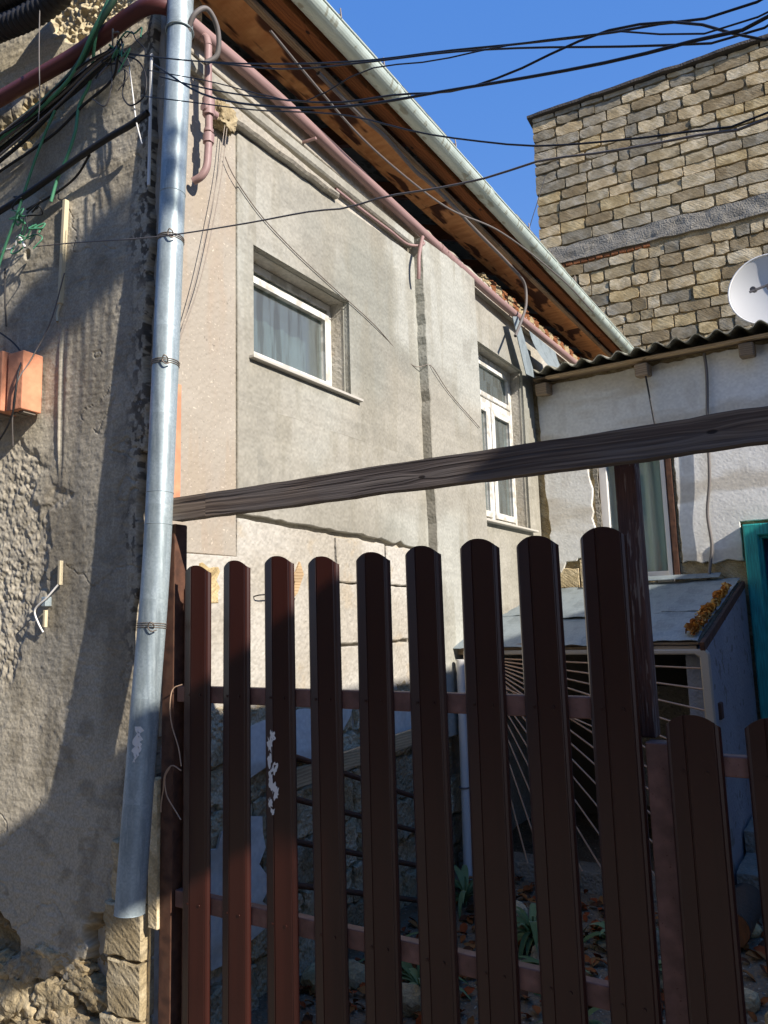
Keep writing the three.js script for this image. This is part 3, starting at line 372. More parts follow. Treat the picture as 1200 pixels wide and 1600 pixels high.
tag(mesh('hanging_wire', rod([-1.31, 3.5, -6.12], [-1.27, 3.05, -6.14], 0.007), M.cableBlack), 'short dark rod hanging from the middle rafter end above the beam', 'rod');

// satellite dish
{ const t = thing('satellite_dish', 'white round satellite dish standing on the corrugated roof', 'satellite dish', [-0.5, 4.66, -8]);
  const R = 0.35, pts = []; for (let i = 0; i <= 16; i++) { const r = R * i / 16; pts.push(new THREE.Vector2(r, r * r / (4 * 0.36))); } for (let i = 16; i >= 0; i--) { const r = R * i / 16; pts.push(new THREE.Vector2(r, r * r / (4 * 0.36) - 0.008)); }
  const g = new THREE.LatheGeometry(pts, 56); const q = new THREE.Quaternion().setFromUnitVectors(new THREE.Vector3(0, 1, 0), new THREE.Vector3(0.05, 0.03, 1).normalize()); g.applyQuaternion(q);
  mesh('reflector', g, M.dish, t);
  const rim = new THREE.TorusGeometry(R, 0.008, 8, 56); rim.rotateX(Math.PI / 2); rim.translate(0, R * R / 1.44, 0); rim.applyQuaternion(q); mesh('rim', rim, M.white, t);
  const P = (x, y, z) => { const v = new THREE.Vector3(x, y, z).applyQuaternion(q); return [v.x, v.y, v.z]; };
  mesh('feed_arm', bar(P(0, 0.06, 0.36), P(0.02, 0.4, 0.14), 0.024, 0.024), M.cableGrey, t); mesh('feed_bracket', bar(P(-0.15, 0.39, 0.13), P(0.16, 0.39, 0.05), 0.02, 0.02), M.cableGrey, t);
  for (const x of [-0.12, 0.02, 0.14]) { const c = rod(P(x, 0.4, 0.11), P(x * 0.9, 0.3, 0.08), 0.026, 12); mesh('feed_horn', c, M.cableGrey, t); }
  mesh('back_bracket', bar(P(0, -0.01, 0), P(0, -0.12, 0.02), 0.08, 0.08), M.cableGrey, t); mesh('mast', rod([-0.06, -0.78, -0.14], [-0.05, 0.05, -0.14], 0.022), M.galv, t);
}

// ---------------------------------------------------------------- lean-to shed with fan grille
const lean = thing('lean_to_shed', 'small shed with patched sheet metal roof and fan shaped window grille', 'shed');
{ const t = lean, r = rng(88), ry = z => 1.455 + (-4.36 - z) * 0.205;
  for (const [x0, x1, z0, z1, o] of [[-2.24, -1.66, -5.25, -4.34, 0.0], [-2.24, -1.55, -6.22, -5.15, 0.006], [-1.72, -1.2, -5.4, -4.36, 0.008], [-1.62, -1.05, -6.22, -5.02, 0.015], [-1.26, -0.78, -5.15, -4.37, 0.014], [-1.1, -0.77, -6.2, -5.05, 0.022], [-1.95, -1.5, -5.55, -4.95, 0.024]]) {
    const ph = r() * 9, top = (u, v, q) => { const x = mix(x0, x1, u), z = mix(z1, z0, v), e = Math.min(u, 1 - u, v, 1 - v); return [x, ry(z) + o + q + 0.012 * (fbm(x * 3 + ph, z * 3, 3) - 0.5) + (e < 0.02 ? 0.003 * Math.sin(x * 40 + z * 31) : 0) - (z > -4.5 ? 0.035 * fbm(x * 4 + ph, 3, 3) * (z + 4.5) / 0.15 : 0), z + (z > -4.5 ? 0.06 * (fbm(x * 5 + ph, 8, 3) - 0.5) : 0)]; };
    mesh('roof_sheet', uvm(mergeGeometries([grid(16, 16, (u, v) => top(u, v, 0)), grid(16, 16, (u, v) => top(u, v, -0.003)), grid(16, 1, (u, v) => top(u, 0, -0.003 * v)), grid(16, 1, (u, v) => top(v * 0 + 1, u, -0.003 * v))])), M.sheet, t); }
  mesh('roof_sheet', uvm(warp(box(-1.9, -0.9, 1.86, 1.864, -6.22, -6.1, 0), v => { v.y += 0.3 * (-6.1 - v.z); })), M.sheet, t);
  mesh('roof_deck', bar([-1.51, ry(-4.4) - 0.022, -4.4], [-1.51, ry(-6.2) - 0.022, -6.2], 1.46, 0.012), M.oldWood, t);
  mesh('edge_board', bar([-0.755, ry(-4.36) - 0.03, -4.36], [-0.755, ry(-6.2) - 0.03, -6.2], 0.025, 0.05), M.rust, t);
  mesh('front_plate', box(-2.27, -0.79, 1.385, 1.43, -4.45, -4.4, 0.004), M.oldWood, t);
  mesh('side_wall', slabX(jag([[-6.22, 0, 0], [-4.46, 0, 0], [-4.46, ry(-4.46) - 0.06, 0.004], [-6.22, ry(-6.22) - 0.06, 0]], 0.004, 0.07, 61), -0.86, 0.11, [], 0.004), M.bluePlaster, t);
  mesh('front_wall', box(-2.28, -0.76, 0, 0.19, -4.6, -4.42, 0.01), M.concrete, t); mesh('inner_wall', box(-2.2, -0.87, 0.0, 1.6, -6.15, -6.1, 0), M.dark, t);
  mesh('inner_panel', box(-1.5, -0.88, 0.4, 1.15, -5.2, -5.17, 0.01), M.concrete, t);
  const gr = grp('grille', t), O = [-2.1, 1.37], X1 = -0.775, Y0 = 0.2, z = -4.385;
  mesh('grille_frame', slabZ([[-2.16, 0.17], [-2.135, 0.17], [-2.135, 1.385], [-0.795, 1.385], [-0.775, 1.37], [-0.765, 0.17], [-0.72, 0.17], [-0.728, 1.39], [-0.745, 1.412], [-2.16, 1.412]], z - 0.02, 0.035, [], 0.006), M.dullFrame, gr);
  for (let k = 0; k < 19; k++) { const a = (2.5 + k * 4.6) * Math.PI / 180, c = Math.cos(a), s = Math.sin(a), L = Math.min((X1 - O[0]) / c, (O[1] - Y0) / s); mesh('grille_rod', rod([O[0] + c * 0.05, O[1] - s * 0.05, z], [O[0] + c * L, O[1] - s * L, z + (k % 2) * 0.006], 0.0055, 8), M.copper, gr); }
  mesh('grille_rod', rod([-2.1, 1.27, z + 0.012], [-1.2, 0.92, z + 0.012], 0.005, 8), M.copper, gr);
  mesh('switch_box', box(-0.752, -0.73, 1.02, 1.11, -4.7, -4.62, 0.006), M.rust, t);
}
{ // dry leaves caught along the shed roof edge
  const r = rng(5), G = leafGeo(), im = new THREE.InstancedMesh(G, M.dry[2], 420), m = new THREE.Matrix4(), q = new THREE.Quaternion(), c = new THREE.Color();
  for (let i = 0; i < 420; i++) { const f = r(), z = mix(-4.42, -5.75, f), w = 0.07 * (1 - 0.5 * f); q.setFromEuler(new THREE.Euler(r() * 6, r() * 6, r() * 6)); const s = 0.7 + r() * 0.6; m.compose(new THREE.Vector3(-0.79 - r() * r() * w, 1.455 + (-4.36 - z) * 0.205 + 0.03 + r() * 0.03, z), q, new THREE.Vector3(s, s, s)); im.setMatrixAt(i, m); im.setColorAt(i, c.set(['#ffffff', '#d8a860', '#b98a50', '#ffe0a0'][(r() * 4) | 0])); }
  im.name = 'dry_leaves'; im.castShadow = im.receiveShadow = true; tag(im, 'heap of dry yellow leaves along the edge of the shed roof', 'leaves', null, 'stuff'); scene.add(im);
}
function leafGeo() { return grid(3, 2, (u, v) => { const x = (u - 0.5), w = 0.016 * Math.cos(x * Math.PI) + 0.002; return [x * 0.045, 0.006 * Math.sin(u * 3) + 0.008 * Math.abs(v - 0.5), (v - 0.5) * w * 1.6]; }); }
{ // leaf litter on the yard floor
  const r = rng(15), G = leafGeo(), im = new THREE.InstancedMesh(G, M.dry[1], 1400), m = new THREE.Matrix4(), q = new THREE.Quaternion(), c = new THREE.Color();
  for (let i = 0; i < 1400; i++) { const x = mix(-2.2, 0.6, r()), z = mix(-2.3, -4.4, r()); q.setFromEuler(new THREE.Euler((r() - 0.5) * 1.2, r() * 6.3, (r() - 0.5) * 1.2)); const s = 0.8 + r() * 0.9; m.compose(new THREE.Vector3(x, yardY(x, z) + 0.012, z), q, new THREE.Vector3(s, s, s)); im.setMatrixAt(i, m); im.setColorAt(i, c.set(['#ffffff', '#d8b070', '#ffb060', '#8a7a6a', '#ffd8a0'][(r() * 5) | 0])); }
  im.name = 'leaf_litter'; im.castShadow = im.receiveShadow = true; tag(im, 'brown fallen leaves scattered over the yard floor', 'leaves', null, 'stuff'); scene.add(im);
}
// yard clutter
{ const r = rng(61);
  for (let k = 0; k < 26; k++) { const x = mix(-2.15, -0.1, r()), z = mix(-2.6, -4.3, r()), s = 0.035 + r() * 0.06; tag(mesh('loose_stone', rock(700 + k, s * 1.2, s * 0.8, s, 2).translate(x, yardY(x, z) + s * 0.3, z), M.lime[(r() * 8) | 0]), 'loose lump of limestone rubble on the yard floor', 'stone', 'loose stones in the yard'); }
  const blade = (L, w, bend, a, tilt) => { const g = grid(2, 8, (u, v) => { const s = v * L, th = tilt + bend * v, ww = w * Math.sin(Math.PI * Math.min(1, 0.12 + v * 0.88)) * (u - 0.5); return [Math.cos(a) * s * Math.sin(th) - Math.sin(a) * ww, s * Math.cos(th) - Math.abs(u - 0.5) * -0.004, Math.sin(a) * s * Math.sin(th) + Math.cos(a) * ww]; }); return g; };
  const spots = [[-2.0, -3.95, 0.42, 'by the white drainpipe'], [-1.72, -2.95, 0.34, 'low behind the gate near the rubble wall'], [-1.5, -3.65, 0.36, 'in front of the shed grille'], [-1.28, -3.3, 0.3, 'behind the seventh and eighth pickets'], [-1.15, -3.75, 0.34, 'under the right end of the grille'], [-1.95, -3.1, 0.36, 'against the foot of the rubble wall'], [-1.05, -2.9, 0.26, 'near the bottom of the tallest gate edge'], [-0.95, -3.5, 0.3, 'near the shed corner']];
  spots.forEach(([x, z, h0, where], i) => { const h = h0 * 0.72; const t = thing('weed', 'green leafy weed growing ' + where, 'plant', [x, yardY(x, z), z], 'weeds in the yard'); const n = 20 + ((r() * 10) | 0);
    mesh('stem', rod([0, -0.02, 0], [0.01, h * 0.5, 0.01], 0.006, 6), M.leafPale, t);
    for (let k = 0; k < n; k++) { const g = blade(h * (0.5 + r() * 0.6), 0.02 + r() * 0.022, 0.7 + r() * 1.3, r() * 6.28, 0.15 + r() * 0.5); g.translate(0, h * 0.2 * r(), 0); mesh('leaf', g, k % 3 ? M.leaf : M.leafPale, t); } });
  // steps by the shed
  tag(mesh('concrete_step', warp(uvm(new THREE.BoxGeometry(0.9, 0.3, 0.45, 12, 4, 6)).translate(-0.28, 0.2, -5.25), v => { v.y += 0.03 * (fbm(v.x * 6 + 9, v.z * 6 + 40, 3) - 0.5); v.z += 0.02 * (fbm(v.x * 7, v.y * 7 + 3, 3) - 0.5); }), M.concrete), 'broken concrete block step below the teal door, nearest the wall', 'step');
  tag(mesh('concrete_step', warp(uvm(new THREE.BoxGeometry(0.95, 0.2, 0.4, 12, 4, 6)).translate(-0.25, 0.14, -4.8), v => { v.y += 0.04 * (fbm(v.x * 6 + 19, v.z * 6 + 40, 3) - 0.5); v.z += 0.03 * (fbm(v.x * 7, v.y * 7 + 3, 3) - 0.5); }), M.concrete), 'low rough concrete step in front of the other block, beside the log', 'step');
  { const t = thing('sawn_log', 'dark sawn log lying end on at the foot of the shed wall', 'log', [-0.66, 0.17, -4.2]); mesh('bark', new THREE.CylinderGeometry(0.075, 0.08, 0.5, 20, 3, true).rotateX(Math.PI / 2 - 0.05), M.bark, t); mesh('cut_end', new THREE.CylinderGeometry(0.073, 0.073, 0.012, 20).rotateX(Math.PI / 2 - 0.05).translate(0, 0.012, 0.25), M.soffitDark, t); }
  { const t = thing('drainpipe', 'white plastic drainpipe standing against the shed front beside the rubble wall', 'pipe', [-2.17, 0, -4.33]); mesh('pipe', rod([0, 0.02, 0], [0.01, 1.36, 0], 0.026, 16), M.whitePaint, t); mesh('clip', new THREE.TorusGeometry(0.029, 0.006, 6, 20).rotateX(Math.PI / 2).translate(0, 0.6, 0), M.cableGrey, t); }
  { const t = thing('rusty_rack', 'rusty red metal rack of slanting bars leaning on the rubble wall', 'rack', [0, 0, 0]); for (let k = 0; k < 5; k++) { const y = 0.84 - k * 0.178; mesh('slanted_bar', rod([-2.2, y + 0.22, -2.65], [-2.2, y - 0.25, -3.95], 0.013, 10), M.rust, t); } for (const z of [-2.68, -3.86]) mesh('upright', rod([-2.19, 0.04, z], [-2.19, 1.04 + (z + 2.68) * 0.3, z], 0.014, 10), M.rust, t); }
  tag(mesh('loose_plank', bar([-2.2, 0.93, -2.66], [-2.2, 0.98, -4.1], 0.02, 0.085), M.paleWood), 'bare weathered plank lying above the rusty rack on the rubble wall', 'plank');
}

// ---------------------------------------------------------------- gate of metal pickets
const PROF = [[-0.06, -0.004], [-0.0605, 0.001], [-0.056, 0.008], [-0.05, 0.012], [-0.018, 0.019], [-0.0165, 0.0165], [-0.0145, 0.0165], [-0.013, 0.0195], [0.046, 0.0125], [0.048, 0.0105], [0.05, 0.0122], [0.056, 0.008], [0.0605, 0.001], [0.06, -0.004]];
const PF = []; for (let i = 0; i < PROF.length - 1; i++) { const [a, b] = [PROF[i], PROF[i + 1]], n = Math.max(1, Math.round(Math.abs(b[0] - a[0]) / 0.005)); for (let q = 0; q < n; q++) PF.push([mix(a[0], b[0], q / n), mix(a[1], b[1], q / n)]); } PF.push(PROF[PROF.length - 1]);
function slatGeo(w, y0, y1, arch) { const k = w / 0.12, cap = x => y1 - arch * Math.pow(Math.abs(x) / 0.06, 2.2);
  const face = (o, fl) => { const pos = [], uv = [], idx = [], nr = 2; PF.forEach(([x, d], i) => { for (let j = 0; j <= nr; j++) { const y = mix(y0, cap(x), j / nr); pos.push(x * k, y, d + o); uv.push(x, y); } }); const n = nr + 1; for (let i = 0; i < PF.length - 1; i++) for (let j = 0; j < nr; j++) { const a = i * n + j; idx.push(a, a + n, a + n + 1, a, a + n + 1, a + 1); } const g = new THREE.BufferGeometry(); g.setAttribute('position', new THREE.Float32BufferAttribute(pos, 3)); g.setAttribute('uv', new THREE.Float32BufferAttribute(uv, 2)); g.setIndex(fl ? idx.slice().reverse() : idx); return g; };
  const rim = (() => { const pos = [], uv = [], idx = []; PF.forEach(([x, d], i) => { for (const o of [0, -0.0012]) { pos.push(x * k, cap(x), d + o); uv.push(x, y1); } if (i < PF.length - 1) { const a = i * 2; idx.push(a, a + 1, a + 3, a, a + 3, a + 2); } }); const g = new THREE.BufferGeometry(); g.setAttribute('position', new THREE.Float32BufferAttribute(pos, 3)); g.setAttribute('uv', new THREE.Float32BufferAttribute(uv, 2)); g.setIndex(idx); return g; })();
  const g = mergeGeometries([face(0, false), face(-0.0012, true), rim]).toNonIndexed(); g.computeVertexNormals(); return g; }
const gate = thing('picket_gate', 'tall gate of dark brown metal pickets in front of the rendered house', 'gate', [0, 0, -2.0]);
{ const t = gate, xs = [[-1.051, -0.997, 1.706], [-0.964, -0.904, 1.709], [-0.865, -0.805, 1.71], [-0.77, -0.709, 1.703], [-0.68, -0.618, 1.703], [-0.584, -0.526, 1.706], [-0.499, -0.437, 1.709], [-0.406, -0.345, 1.706], [-0.315, -0.258, 1.71]], G = slatGeo(0.12, 0, 1, 0.03);
  xs.forEach(([a, b, y], i) => { const x = (a + b), top = 1.6 + (y - 1.6) * 2 + 0.012, s = mesh('picket', slatGeo(0.121, 0.05, top, 0.028), M.slat, t); s.position.set(x, 0, -0.012); s.rotation.z = [0.002, -0.003, 0.001, 0.004, -0.002, 0.003, -0.004, 0.002, -0.001][i]; s.rotation.y = [0.02, -0.03, 0.015, -0.01, 0.03, -0.02, 0.01, -0.025, 0.02][i];
    for (const [dx, yy] of [[0.026, 1.365], [-0.026, 1.365], [0.026, 0.665], [-0.026, 0.665]]) { const sc = mesh('screw', new THREE.CylinderGeometry(0.0045, 0.005, 0.005, 8).rotateX(Math.PI / 2), M.slat, s); sc.position.set(dx, yy, dx > 0 ? 0.0155 : 0.0175); }
    if (i === 2) { const r = rng(3); [[-0.02, 1.245, 0.02, 0.03, 0.9], [-0.03, 1.215, 0.018, 0.035, 0.3], [-0.034, 1.165, 0.014, 0.032, -0.3], [-0.01, 1.14, 0.026, 0.022, 0.9], [-0.03, 1.105, 0.016, 0.034, 0], [-0.014, 1.08, 0.016, 0.026, -0.7], [-0.004, 1.06, 0.012, 0.03, -0.6], [-0.032, 1.03, 0.016, 0.022, 0.4], [-0.02, 1.005, 0.012, 0.02, -0.1]].forEach(([x, y, a, b, rot]) => { const pts = []; for (let k = 0; k < 18; k++) { const th = k / 18 * 6.283, rr = 0.35 + 0.7 * r(); pts.push(new THREE.Vector2(Math.cos(th) * a * rr * Math.cos(rot) - Math.sin(th) * b * rr * Math.sin(rot) * 0.5, Math.sin(th) * b * rr * Math.cos(rot) + Math.cos(th) * a * rr * Math.sin(rot))); }
        const g = new THREE.ShapeGeometry(new THREE.Shape(pts)); g.translate(x, y, 0); warp(g, v => { v.x = Math.max(-0.052, Math.min(0.05, v.x)); v.z = (v.x < -0.018 ? mix(0.012, 0.019, (v.x + 0.05) / 0.032) : v.x < -0.013 ? 0.0195 : 0.0195 - (v.x + 0.013) * 0.1187) + 0.0008; }); mesh('paint_splash', g, M.white, s); }); } });
  mesh('rail', box(-2.165, -0.53, 1.335, 1.392, -0.055, -0.021, 0.004), M.rail, t);
  mesh('rail', box(-2.165, -0.53, 0.632, 0.69, -0.055, -0.021, 0.004), M.rail, t);
  mesh('stile', box(-2.168, -2.125, 0.04, 1.75, -0.1, -0.056, 0.004), M.rail, t); mesh('stile', box(-0.56, -0.53, 0.04, 1.5, -0.1, -0.056, 0.004), M.rail, t);
}
tag(mesh('gate_post', box(-2.235, -2.172, 0, 1.99, -2.075, -2.012, 0.006), M.rust), 'rusty square steel post between the downpipe and the first picket', 'post');
tag(mesh('gate_post', box(-0.505, -0.447, 0, 1.285, -2.075, -2.02, 0.004), M.rail), 'pinkish brown steel post under the peeling wooden post', 'post');
tag(mesh('wooden_post', warp(box(-0.545, -0.488, 1.286, 2.07, -2.14, -2.085, 0.004), v => { v.x += 0.004 * Math.sin(v.y * 9) - (v.y - 1.28) * 0.005; }), M.paintedWood), 'square wooden post with peeling maroon paint under the grey beam', 'post');
tag(mesh('timber_beam', (() => { const g = new THREE.BoxGeometry(3.2, 0.085, 0.05, 80, 3, 2); g.translate(-0.57, 2.042, -2.02); const b = uvm(g); warp(b, v => { const n = fbm(v.x * 4 + 20, 7, 3) - 0.5; v.y += 0.008 * n + (Math.abs(v.y - 2.042) > 0.04 ? 0.004 * (fbm(v.x * 18, v.y * 30, 2) - 0.5) : 0) - 0.0015 * (v.x + 0.6); }); const u = b.attributes.uv; for (let i = 0; i < u.count; i++) u.setY(i, u.getY(i) * 1.0 + 0.02); b.setAttribute('uv', u); return b; })(), M.greyWood), 'long weathered grey timber beam spanning above the gate', 'beam');
const wicket = thing('picket_wicket', 'lower wicket of brown metal pickets beside the pinkish steel post', 'gate', [0, 0, -1.985]);
{ const t = wicket; for (const [x, w] of [[-0.381, 0.124], [-0.205, 0.124], [-0.02, 0.124], [0.165, 0.124]]) { const s = mesh('picket', slatGeo(w, 0.05, 1.362, 0.028), M.slat, t); s.position.x = x; for (const dx of [0.026, -0.026]) { const sc = mesh('screw', new THREE.CylinderGeometry(0.0045, 0.005, 0.005, 8).rotateX(Math.PI / 2), M.slat, s); sc.position.set(dx, 1.23, dx > 0 ? 0.0155 : 0.0175); } }
  mesh('rail', box(-0.44, 0.3, 1.22, 1.268, -0.045, -0.008, 0.004), M.rail, t); mesh('rail', box(-0.44, 0.3, 0.45, 0.5, -0.045, -0.008, 0.004), M.rail, t); }
// twists of tie wire by the post
tag(mesh('tie_wire', tube([[-2.115, 1.4, -2.0], [-2.15, 1.385, -1.99], [-2.16, 1.33, -1.985], [-2.15, 1.26, -1.985], [-2.12, 1.18, -1.99], [-2.1, 1.12, -1.985]], 0.0022, 50, 6), M.copper), 'thin pale wire looped behind the first picket at rail height', 'wire');
tag(mesh('tie_wire', tube([[-2.1, 1.105, -1.985], [-2.14, 1.12, -1.98], [-2.175, 1.09, -1.98], [-2.19, 1.03, -1.985], [-2.2, 0.98, -1.985], [-2.2, 0.955, -1.985]], 0.0022, 50, 6), M.copper), 'pale wire twist hanging over the rusty post, below rail height', 'wire');
tag(mesh('tie_wire', tube([[-2.145, 1.115, -1.975], [-2.17, 1.08, -1.975], [-2.165, 1.02, -1.978], [-2.13, 0.97, -1.985], [-2.1, 0.94, -1.985]], 0.0022, 40, 6), M.copper), 'pale wire curl between the rusty post and the first picket', 'wire');
tag(mesh('foam_strip', warp(box(-2.288, -2.24, 0.55, 1.06, -2.05, -2.0, 0.004), v => { v.x += (1.06 - v.y) * 0.02; }), M.limeBlock), 'cream strip of board wedged between the wall corner and the rusty post', 'board');
tag(mesh('wood_batten', box(-2.298, -2.27, 2.1, 2.58, -2.13, -2.085, 0.004), M.terracotta), 'bare pinkish wood batten on the corner render above the beam end', 'batten');

// ---------------------------------------------------------------- downpipe
{ const t = thing('downpipe', 'galvanised metal downpipe leaning out from the house corner', 'downpipe', [0, 0, 0]);
  const path = [[-2.195, 0.66, -1.85], [-2.2, 1.335, -1.907], [-2.2, 1.79, -1.945], [-2.2, 2.53, -1.977], [-2.2, 3.3, -2.005], [-2.2, 4.1, -2.035]];
  const C = new THREE.CatmullRomCurve3(path.map(V)); const outer = new THREE.TubeGeometry(C, 80, 0.05, 36), inner = new THREE.TubeGeometry(C, 80, 0.0485, 36); { const u = outer.attributes.uv; for (let i = 0; i < u.count; i++) u.setXY(i, u.getY(i) * 0.31, u.getX(i) * 3.45); }
  mesh('pipe', outer, M.galv, t); mesh('pipe_lining', inner, M.galv, t);
  const ringAt = (u, R, r, m, nm) => { const p = C.getPointAt(u), d = C.getTangentAt(u), g = new THREE.TorusGeometry(R, r, 8, 40); g.applyQuaternion(new THREE.Quaternion().setFromUnitVectors(new THREE.Vector3(0, 0, 1), d)); g.translate(p.x, p.y, p.z); return mesh(nm, g, m, t); };
  ringAt(0.0, 0.0493, 0.0016, M.galv, 'rim'); for (const u of [0.385, 0.775, 0.42]) ringAt(u, 0.0502, 0.0015, M.galv, 'seam');
  mesh('upper_length', tube([[-2.2, 4.08, -2.034], [-2.2, 4.3, -2.045], [-2.16, 4.42, -2.06], [-2.05, 4.5, -2.1], [-1.97, 4.51, -2.16]], 0.054, 40, 32), M.zinc, t); ringAt(0.992, 0.0555, 0.004, M.zinc, 'collar');
  [[0.275, 0.0], [0.565, 1], [0.715, 2]].forEach(([u, k]) => { for (let q = 0; q < 3; q++) { const o = ringAt(u + q * 0.0022, 0.0515, 0.0018, M.wire, 'wire_tie'); } const p = C.getPointAt(u); mesh('wire_knot', tube([[p.x + 0.045, p.y, p.z + 0.03], [p.x + 0.055, p.y + 0.012, p.z + 0.04], [p.x + 0.05, p.y + 0.02, p.z + 0.052], [p.x + 0.038, p.y + 0.004, p.z + 0.05], [p.x + 0.05, p.y - 0.012, p.z + 0.044], [p.x + 0.06, p.y - 0.006, p.z + 0.03]], 0.0028, 40, 6), M.wire, t); });
  const p = C.getPointAt(0.16), sm = grid(10, 16, (u, v) => { const th = mix(0.1, 0.6, u) - 0.1 * v, y = mix(-0.06, 0.06, v), jitter = 0.5 * (fbm(v * 9 + (u < 0.5 ? 0 : 40), 5, 3) - 0.5) * (u < 0.5 ? -1 : 1) * 1.4 - 0.3 * Math.pow(Math.abs(v - 0.5) * 2, 2) * (u - 0.5), q = C.getPointAt(0.16 + y / 3.5); return [q.x + Math.cos(th + 0.8 + jitter) * 0.0509, q.y, q.z + Math.sin(th + 0.8 + jitter) * 0.0509]; }); mesh('paint_smear', sm, M.white, t);
}

// ---------------------------------------------------------------- gas pipes
{ const t = thing('gas_pipe', 'pink painted gas pipe turning the house corner and running under the eaves', 'pipe');
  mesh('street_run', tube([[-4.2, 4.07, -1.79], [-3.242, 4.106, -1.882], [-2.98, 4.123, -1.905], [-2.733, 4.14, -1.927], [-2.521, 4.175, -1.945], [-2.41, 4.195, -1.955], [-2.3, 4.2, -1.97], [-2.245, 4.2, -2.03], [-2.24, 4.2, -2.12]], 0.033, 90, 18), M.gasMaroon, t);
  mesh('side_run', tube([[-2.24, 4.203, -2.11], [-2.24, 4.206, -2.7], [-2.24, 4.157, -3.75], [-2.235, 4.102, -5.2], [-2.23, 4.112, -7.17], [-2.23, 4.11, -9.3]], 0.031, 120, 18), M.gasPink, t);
  mesh('coupling', rod([-2.24, 4.125, -4.42], [-2.24, 4.112, -4.72], 0.037, 18), M.gasPink, t);
  for (const z of [-2.98, -4.5, -6.1]) mesh('bracket', bar([-2.3, 4.13, z], [-2.2, 4.12, z], 0.014, 0.012), M.gasPink, t);
  const st = grp('branch', t); mesh('branch_pipe', tube([[-2.2, 4.12, -2.2], [-2.2, 3.94, -2.2], [-2.2, 3.75, -2.205], [-2.2, 3.6, -2.2], [-2.205, 3.54, -2.195], [-2.225, 3.505, -2.185], [-2.26, 3.49, -2.175]], 0.0165, 60, 14), M.gasPink, st); mesh('branch_elbow', tube([[-2.24, 4.18, -2.2], [-2.215, 4.17, -2.2], [-2.2, 4.12, -2.2]], 0.0165, 16, 14), M.gasPink, st);
  mesh('valve_body', rod([-2.2, 3.79, -2.204], [-2.2, 3.87, -2.202], 0.027, 8), M.gasPink, st); mesh('valve_nut', rod([-2.2, 3.815, -2.17], [-2.2, 3.815, -2.25], 0.018, 6), M.gasPink, st); mesh('union_nut', rod([-2.2, 3.66, -2.203], [-2.2, 3.7, -2.204], 0.025, 6), M.gasPink, st); mesh('union_nut', rod([-2.2, 3.71, -2.203], [-2.2, 3.725, -2.204], 0.022, 6), M.gasPink, st);
}
tag(mesh('thin_pipe', tube([[-2.265, 3.985, -3.24], [-2.265, 3.985, -3.5], [-2.262, 3.99, -3.8], [-2.255, 3.995, -4.05], [-2.2, 4.01, -4.12], [-2.195, 4.03, -4.13]], 0.009, 60, 10), M.gasPink), 'thin pink pipe along the top of the cement panel with the small window', 'pipe');
tag(mesh('thin_pipe', tube([[-2.205, 4.07, -4.13], [-2.2, 3.99, -4.09], [-2.2, 3.9, -4.06], [-2.205, 3.8, -4.06], [-2.215, 3.76, -4.07]], 0.012, 40, 10), M.gasPink), 'short bent pink pipe end at the top of the wall step', 'pipe');
tag(mesh('stone_bracket', stone(991, 0.035, 0.06, 0.05).translate(-2.26, 3.9, -2.36), M.lime[3]), 'rough broken stone stub below the pink pipe near the corner', 'stone');

// ---------------------------------------------------------------- cables
const cable = (name, pts, r, m, label, cat = 'cable', group) => tag(mesh(name, tube(pts, r, pts.length * 10, 7), m), label, cat, group);
cable('eave_conduit', [[-2.12, 4.41, -2.9], [-2.12, 4.4, -3.3], [-2.12, 4.42, -3.53], [-2.13, 4.4, -3.95], [-2.12, 4.4, -4.08], [-2.12, 4.4, -4.4], [-2.12, 4.38, -4.8], [-2.12, 4.36, -5.45], [-2.12, 4.316, -5.719], [-2.12, 4.151, -5.723], [-2.12, 3.973, -5.601], [-2.125, 3.793, -5.456]], 0.012, M.cableGrey, 'grey conduit snaking under the eave boards and bending down by the far window', 'conduit');
cable('eave_cable', [[-2.1, 4.36, -2.5], [-2.1, 4.3, -2.832], [-2.1, 4.247, -3.234], [-2.1, 4.26, -3.791], [-2.08, 4.3, -4.296], [-2.0, 4.4, -4.924], [-1.93, 4.46, -6.125], [-1.93, 4.47, -7.0]], 0.006, M.cableGrey, 'thin sagging cable hung below the eave boards towards the gutter');
cable('corner_hose', [[-2.19, 4.02, -2.05], [-2.12, 4.12, -2.04], [-2.09, 4.16, -2.08], [-2.09, 4.12, -2.14], [-2.12, 4.02, -2.17], [-2.16, 3.98, -2.14]], 0.011, M.cableGrey, 'grey cable loop curled behind the top of the downpipe');
cable('wall_wire', [[-2.272, 3.72, -2.38], [-2.272, 3.665, -2.423], [-2.272, 3.558, -2.598], [-2.272, 3.48, -2.836], [-2.272, 3.41, -3.159], [-2.272, 3.326, -3.596], [-2.272, 3.2, -4.1], [-2.21, 3.22, -4.17], [-2.2, 3.2, -4.2], [-2.203, 3.104, -4.394], [-2.203, 2.95, -4.874]], 0.0028, M.wire, 'thin wire strung diagonally across the cement wall above the small window', 'wire');
cable('wall_wire', [[-2.24, 3.862, -2.347], [-2.25, 3.628, -2.319], [-2.25, 3.358, -2.261], [-2.25, 3.065, -2.188], [-2.25, 2.755, -2.092]], 0.002, M.wire, 'thin wire hanging from the stone stub down the corner render', 'wire', 'pair of hanging wires');
cable('wall_wire', [[-2.24, 3.85, -2.36], [-2.25, 3.6, -2.335], [-2.25, 3.33, -2.28], [-2.25, 3.04, -2.205], [-2.25, 2.76, -2.1]], 0.002, M.wire, 'thin wire hanging from the stone stub down the corner render', 'wire', 'pair of hanging wires');
const POLE = [6.5, 0, -0.1];
const far = (y, dx = 0) => [POLE[0] + dx, y, POLE[2]];
const oh = (pts, r, m, label) => cable('overhead_wire', pts, r, m, label, 'wire', 'overhead wires');
